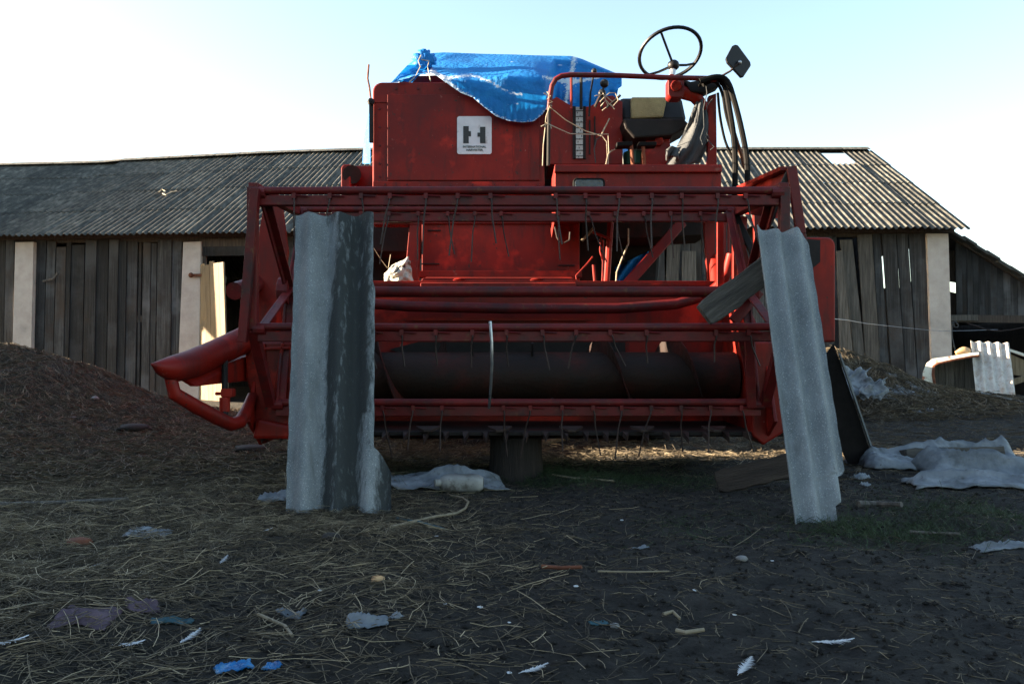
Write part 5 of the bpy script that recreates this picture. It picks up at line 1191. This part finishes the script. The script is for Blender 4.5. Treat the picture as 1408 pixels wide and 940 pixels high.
# ================================================================== straw, grass, litter
def strands(name, n, sampler, m, ln, wd, lift, kind='stuff', label=None, up=0.0, seed=1):
    g = np.random.default_rng(seed)
    pts = sampler(g, n); n = len(pts)
    a = g.uniform(0, 2 * np.pi, n); L_ = ln[0] + (ln[1] - ln[0]) * g.random(n) ** 2.2; W_ = g.uniform(*wd, n)
    K = 4
    t = np.linspace(-.5, .5, K)
    curve = g.normal(0, .07, n) * L_
    dirx, diry = np.cos(a), np.sin(a)
    co = np.zeros((n, K, 3, 3))
    upv = g.uniform(0, 1, n) * up
    for k in range(K):
        cx = pts[:, 0] + dirx * L_ * t[k] - diry * curve * (t[k] ** 2) * 4
        cy = pts[:, 1] + diry * L_ * t[k] + dirx * curve * (t[k] ** 2) * 4
        z = H(cx, cy) + lift[0] + (lift[1] - lift[0]) * pts[:, 2]
        tilt = (g.normal(0, .10, n) if k == 0 else tilt)
        z = z + tilt * t[k] * L_ + upv * L_ * (k / (K - 1)); z = np.maximum(z, H(cx, cy) + .001)
        for e in range(3):
            an = 2 * np.pi * e / 3 + .5
            co[:, k, e, 0] = cx - diry * W_ * math.cos(an); co[:, k, e, 1] = cy + dirx * W_ * math.cos(an); co[:, k, e, 2] = z + W_ * math.sin(an)
    V = co.reshape(-1, 3)
    base = (np.arange(n) * K * 3)[:, None, None, None]
    kk = np.arange(K - 1)[None, :, None, None]; ee = np.arange(3)[None, None, :, None]
    q = np.concatenate([base + kk * 3 + ee, base + kk * 3 + (ee + 1) % 3, base + (kk + 1) * 3 + (ee + 1) % 3, base + (kk + 1) * 3 + ee], -1).reshape(-1, 4)
    me = bpy.data.meshes.new(name); me.vertices.add(len(V)); me.vertices.foreach_set('co', V.ravel())
    me.loops.add(q.size); me.loops.foreach_set('vertex_index', q.ravel().astype(np.int32)); me.polygons.add(len(q)); me.polygons.foreach_set('loop_start', np.arange(0, q.size, 4))
    me.update(); me.materials.append(MATS[m]); o = bpy.data.objects.new(name, me); COL.objects.link(o); o['kind'] = kind
    if label: o['label'] = label
    return o
def samp(x0, x1, y0, y1, dens, yp=1.0):
    def f(g, n):
        out = []; c = 0
        while c < n:
            x = g.uniform(x0, x1, 4 * n); y = y0 + (y1 - y0) * g.random(4 * n) ** yp
            k = g.random(4 * n) < dens(x, y); s = np.stack([x[k], y[k], g.random(k.sum())], -1); out.append(s); c += len(s)
        return np.concatenate(out)[:n]
    return f
sd = straw_density
strands('straw_litter', 24000, samp(-3.2, 1.2, .95, 4.6, lambda x, y: sd(x, y) ** 1.3, 1.0), 'straw_pale', (.02, .20), (.0005, .0013), (.001, .020), label='pale loose straw strewn over the yard', up=.05, seed=3)
strands('old_straw', 48000, samp(-3.4, 1.4, .95, 5.4, lambda x, y: sd(x, y), 1.1), 'straw_brown', (.012, .15), (.0005, .0014), (.0, .014), label='matted brown straw bedded into the soil', seed=4)
strands('mound_straw', 42000, samp(-8.0, -.6, 4.4, 10.5, lambda x, y: sd(x, y), 1.0), 'straw_brown', (.05, .32), (.0012, .003), (.0, .03), label='brown straw and manure on the mound', up=.08, seed=5)
strands('mound_chaff', 22000, samp(-8.0, -.8, 4.4, 10.5, lambda x, y: sd(x, y), 1.0), 'straw_pale', (.04, .22), (.0010, .0026), (.005, .035), label='pale chaff on the mound', up=.1, seed=6)
strands('heap_straw', 14000, samp(2.6, 6.8, 9.0, 12.8, lambda x, y: np.exp(-((x - 4.4) / 1.6) ** 2 - ((y - 11.0) / 1.5) ** 2), 1.0), 'straw_brown', (.06, .35), (.0018, .0045), (.0, .05), label='straw on the heap by the barn wall', up=.12, seed=7)
strands('header_straw', 9000, samp(-2.2, 3.0, 5.3, 8.2, lambda x, y: .7 + 0 * x, 1.0), 'straw_pale', (.04, .22), (.0009, .0022), (.0, .03), label='straw under the harvester', up=.08, seed=8)
strands('soil_straw', 5200, samp(-1.0, 4.2, .95, 5.0, lambda x, y: .5 + 0 * x, 1.1), 'straw_pale', (.008, .13), (.0004, .0011), (.0, .008), label='thin scattered stalks on the bare soil', seed=9)
strands('soil_chaff', 14000, samp(-1.0, 5.0, .95, 6.0, lambda x, y: .5 + 0 * x, 1.1), 'straw_brown', (.006, .08), (.0005, .0015), (.0, .006), label='brown chaff on the bare soil', seed=10)
strands('far_chaff', 9000, samp(1.6, 7.5, 4.6, 10.5, lambda x, y: .6 + 0 * x, 1.0), 'straw_brown', (.04, .2), (.0011, .0026), (.0, .02), label='chaff on the soil beyond the plastic sheets', seed=12)
strands('grass', 6500, samp(-.9, 3.8, 2.6, 5.4, lambda x, y: moss_density(x, y) ** 1.5, 1.0), 'grass_blades', (.02, .06), (.0007, .0014), (.0, .006), label='short green grass by the stump', up=1.1, seed=11)
mat('straw_bright', [(0.3, (0.20, 0.16, 0.095)), (0.7, (0.42, 0.35, 0.23))], 9, 0.7, 0.0)
strands('fresh_straw', 2600, samp(-3.2, 1.6, .95, 4.4, lambda x, y: sd(x, y) ** .8, 1.2), 'straw_bright', (.02, .22), (.0005, .0013), (.008, .026), label='bright fresh straws on top of the litter', up=.05, seed=21)
strands('heap_chaff', 2500, samp(2.6, 6.8, 9.0, 12.8, lambda x, y: np.exp(-((x - 4.4) / 1.6) ** 2 - ((y - 11.0) / 1.5) ** 2), 1.0), 'straw_pale', (.05, .25), (.0015, .0035), (.01, .06), label='pale chaff on the heap', up=.12, seed=22)
# soil crumbs
def crumbs(n, seed):
    g = np.random.default_rng(seed); V = []; Fc = []
    x = g.uniform(-2.4, 3.6, n); y = .95 + 4.4 * g.random(n) ** 1.3; r = .0018 + .009 * g.random(n) ** 6; z = H(x, y)
    oc = np.array([(1, 0, 0), (-1, 0, 0), (0, 1, 0), (0, -1, 0), (0, 0, 1), (0, 0, -1)], float); fc = np.array([(0, 2, 4), (2, 1, 4), (1, 3, 4), (3, 0, 4), (2, 0, 5), (1, 2, 5), (3, 1, 5), (0, 3, 5)])
    sc = g.uniform(.6, 1.4, (n, 6, 1)); rot = g.uniform(0, 6.28, n); c, s = np.cos(rot)[:, None], np.sin(rot)[:, None]
    p = oc[None] * sc * r[:, None, None]; px = p[..., 0] * c - p[..., 1] * s; py = p[..., 0] * s + p[..., 1] * c
    V = np.stack([px + x[:, None], py + y[:, None], p[..., 2] * .7 + z[:, None] + r[:, None] * .3], -1).reshape(-1, 3)
    q = (fc[None] + (np.arange(n) * 6)[:, None, None]).reshape(-1, 3)
    me = bpy.data.meshes.new('soil_crumbs'); me.from_pydata(V.tolist(), [], q.tolist()); me.update(); me.materials.append(MATS['yard_soil'])
    o = bpy.data.objects.new('soil_crumbs', me); COL.objects.link(o); o['kind'] = 'stuff'; o['label'] = 'crumbs of dark soil'
crumbs(60000, 13)

# feathers
def feather(px, py, size, ang, label, m='feather'):
    c_ = G(px, py); d = Vector((math.cos(ang), math.sin(ang), 0)); s_ = Vector((-d.y, d.x, 0)); mb = MB()
    n = 24; ln = size * 1.15
    for i in range(n):
        t = i / (n - 1); q = c_ + d * (t - .5) * ln + ZU * (.006 + .22 * ln * t * t)
        for sg in (-1, 1):
            w_ = ln * .24 * math.sin(math.pi * (.12 + .8 * t)) * random.uniform(.7, 1.1); e = q + s_ * sg * w_ + d * w_ * random.uniform(.5, .9) + ZU * random.uniform(.0, .25) * w_
            a_ = q + d * ln * .045; mb.add([q - d * ln * .045, e, a_], [(0, 1, 2)])
    mb.tube([c_ - d * ln * .62 + ZU * .004, c_ + ZU * (.008 + .055 * ln), c_ + d * ln * .45 + ZU * .2 * ln], ln * .010, 4)
    return tag(mb.build('feather', m, None, origin=c_), label, 'feather', 'feathers on the yard')
for i, (px, py, sz, an, lb) in enumerate(((262, 880, .055, 1.2, 'upright white feather in the straw beyond the blue wrapper'), (12, 888, .07, .1, 'broad white feather on the straw at the yard edge'), (125, 783, .05, .6, 'small white feather on the straw beyond the lilac cloth'),
        (178, 891, .07, -.3, 'curled grey-white feather between lilac cloth and blue wrapper'), (1147, 888, .07, -.4, 'white feather on the bare soil below the leaning light sheet'), (1025, 922, .06, .9, 'tufted white feather on the bare soil among pale stalks'),
        (308, 773, .05, 1.5, 'small grey feather standing in thin straw'), (362, 733, .06, .2, 'flat pale feather in front of the dark stained sheet'), (735, 925, .05, .3, 'pale blue feather lying on bare dark soil'), (8, 578, .09, 1.0, 'white feather on the foot of the straw mound'))):
    feather(px, py, sz, an, lb)
def scrap(px, py, w, d, h, m, label, cat, seed, ang=0, name='scrap'):
    p_ = G(px, py); o = drape(name, m, label, cat, p_.x, p_.y, w, d, h * .8, seed, ang, 24, 18, 4, solid=.0012); o.location.z -= .007; return o
scrap(322, 918, .075, .05, .018, 'blue_wrapper', 'bright blue crumpled sweet wrapper on the straw', 'wrapper', 31, .5, 'wrapper')
scrap(374, 919, .035, .03, .012, 'blue_wrapper', 'torn corner of blue wrapper beside the bright wrapper', 'wrapper', 33, -.3, 'wrapper')
scrap(118, 845, .14, .12, .022, 'purple_cloth', 'faded lilac cloth scrap half buried in straw', 'cloth', 35, .1, 'cloth_scrap')
scrap(196, 834, .08, .07, .020, 'purple_cloth', 'smaller lilac cloth scrap beside the faded one', 'cloth', 36, .6, 'cloth_scrap')
scrap(236, 854, .10, .03, .012, 'teal_scrap', 'narrow teal cloth strip in the straw', 'cloth', 37, .2, 'cloth_scrap')
scrap(505, 858, .10, .055, .035, 'plastic_sheet', 'crumpled white plastic bag on the straw edge', 'plastic bag', 39, .2, 'plastic_bag')
scrap(400, 849, .09, .03, .02, 'plastic_sheet', 'twisted pale plastic strip left of the crumpled bag', 'plastic scrap', 40, -.5, 'plastic_scrap')
scrap(545, 850, .03, .025, .02, 'plastic_sheet', 'tiny pale plastic bit touching the crumpled bag', 'plastic scrap', 44, -.5, 'plastic_scrap')
scrap(203, 735, .17, .09, .015, 'plastic_sheet', 'flat frayed grey-white plastic scrap in the deep straw', 'plastic scrap', 41, .1, 'plastic_scrap')
scrap(880, 756, .06, .04, .012, 'plastic_sheet', 'pale grey scrap on bare soil before the stump', 'plastic scrap', 42, .4, 'plastic_scrap')
scrap(823, 859, .05, .02, .006, 'teal_scrap', 'small blue cloth bit trodden into the bare soil', 'cloth', 43, .2, 'cloth_scrap')
scrap(386, 680, .10, .06, .012, 'rust', 'rusty red scrap beside the foot of the dark stained sheet', 'scrap', 45, .2, 'rusty_scrap')
scrap(1380, 755, .22, .07, .03, 'plastic_sheet', 'frayed pale plastic strip on soil far from the light sheet', 'plastic scrap', 46, .05, 'plastic_scrap')
scrap(1182, 658, .12, .06, .05, 'plastic_sheet', 'small curved pale fragment beside the foot of the light sheet', 'plastic scrap', 47, .6, 'plastic_scrap')
scrap(1190, 668, .05, .04, .02, 'plastic_sheet', 'pebble sized pale fragment beside the curved one', 'plastic scrap', 48, .6, 'plastic_scrap')
# sticks
def stick(pts, r, m, label, name='stick'):
    pp = [G(x, y) + ZU * (r + .006) for x, y in pts]
    return tag(MB().tube(pp, [r * (1 - .3 * i / len(pp)) for i in range(len(pp))], 7).build(name, m, None, smooth=True, origin=pp[0]), label, 'stick')
stick([(-30, 699), (60, 697), (120, 694), (176, 691)], .012, 'grey_board', 'long straight grey stick lying across the straw')
stick([(537, 730), (578, 719), (600, 714), (626, 710)], .008, 'dry_stalk', 'pale peeled stick on the soil before the canister')
stick([(626, 710), (640, 702), (644, 693), (636, 687), (620, 684)], .006, 'dry_stalk', 'pale curled withy beside the canister')
stick([(545, 716), (580, 722), (610, 731)], .006, 'teal_scrap', 'dull blue rod under the pale peeled stick', 'rod')
stick([(912, 850), (925, 846), (935, 856)], .005, 'dry_stalk', 'forked pale stalk on the bare soil')
stick([(930, 873), (942, 876), (968, 872)], .006, 'dry_stalk', 'thick bent pale stalk on the bare soil')
stick([(355, 850), (392, 866), (402, 880)], .005, 'dry_stalk', 'pale bent reed in front of the plastic strip')
stick([(822, 789), (870, 790), (920, 789)], .003, 'dry_stalk', 'long thin straight straw on bare soil')
stick([(745, 784), (770, 786), (800, 785)], .007, 'rust', 'short reddish twig on bare soil')
stick([(1180, 699), (1205, 699), (1240, 700)], .016, 'grey_board', 'short grey stick on the grass beside the light sheet')
stick([(1250, 736), (1285, 738), (1320, 739)], .008, 'grey_board', 'thin grey splinter on soil before the plastic heap')
stick([(845, 664), (790, 660), (760, 655)], .006, 'dry_stalk', 'pale twig in the grass near the stump')
stick([(745, 612), (765, 609), (783, 606)], .02, 'pale_wood', 'short split of pale wood lying in the sunlit straw under the header')
def clod(px, py, r, m, label, cat, name, sq=.6):
    c_ = G(px, py); rows = []
    for i in range(9):
        t = math.pi * i / 8
        rows.append([c_ + Vector((r * (1 + .25 * math.sin(k * 2.1 + i)) * math.sin(t) * math.cos(2 * math.pi * (k % 12) / 12), r * (1 + .2 * math.sin(k * 1.3 + i)) * math.sin(t) * math.sin(2 * math.pi * (k % 12) / 12), r * sq * (.55 + math.cos(t)))) for k in list(range(12)) + [0]])
    return tag(MB().grid(rows).build(name, m, None, smooth='all', origin=c_), label, cat)
clod(455, 744, .035, 'dark_clod', 'round black clod on the edge of the straw', 'clod', 'clod')
clod(185, 592, .14, 'dark_clod', 'flat black manure lump on the slope of the mound', 'clod', 'clod', .3)
clod(345, 620, .13, 'dark_clod', 'dark bark piece lying below the divider snout', 'bark', 'bark_piece', .25)
clod(520, 800, .022, 'orange_sack', 'small rusty orange pebble on soil', 'pebble', 'pebble')
clod(108, 750, .05, 'rust', 'brown clod sunk in the straw', 'clod', 'clod', .4)
for (px, py, r) in ((440, 812, .008), (600, 737, .009), (660, 835, .009), (700, 856, .006), (792, 806, .008), (955, 812, .009), (1010, 845, .006), (700, 925, .007), (1062, 771, .007), (855, 715, .008), (612, 830, .006)):
    clod(px, py, r * .9, 'feather', 'tiny white chip lying on the bare soil', 'chip', 'white_chip', .35)['group'] = 'white chips on the soil'
for (px, py, r) in ((355, 560, .05), (130, 558, .04), (100, 580, .03), (1020, 770, .018), (845, 862, .012)):
    clod(px, py, r, 'stone', 'small grey stone lying on the yard', 'stone', 'stone')['group'] = 'stones on the yard'
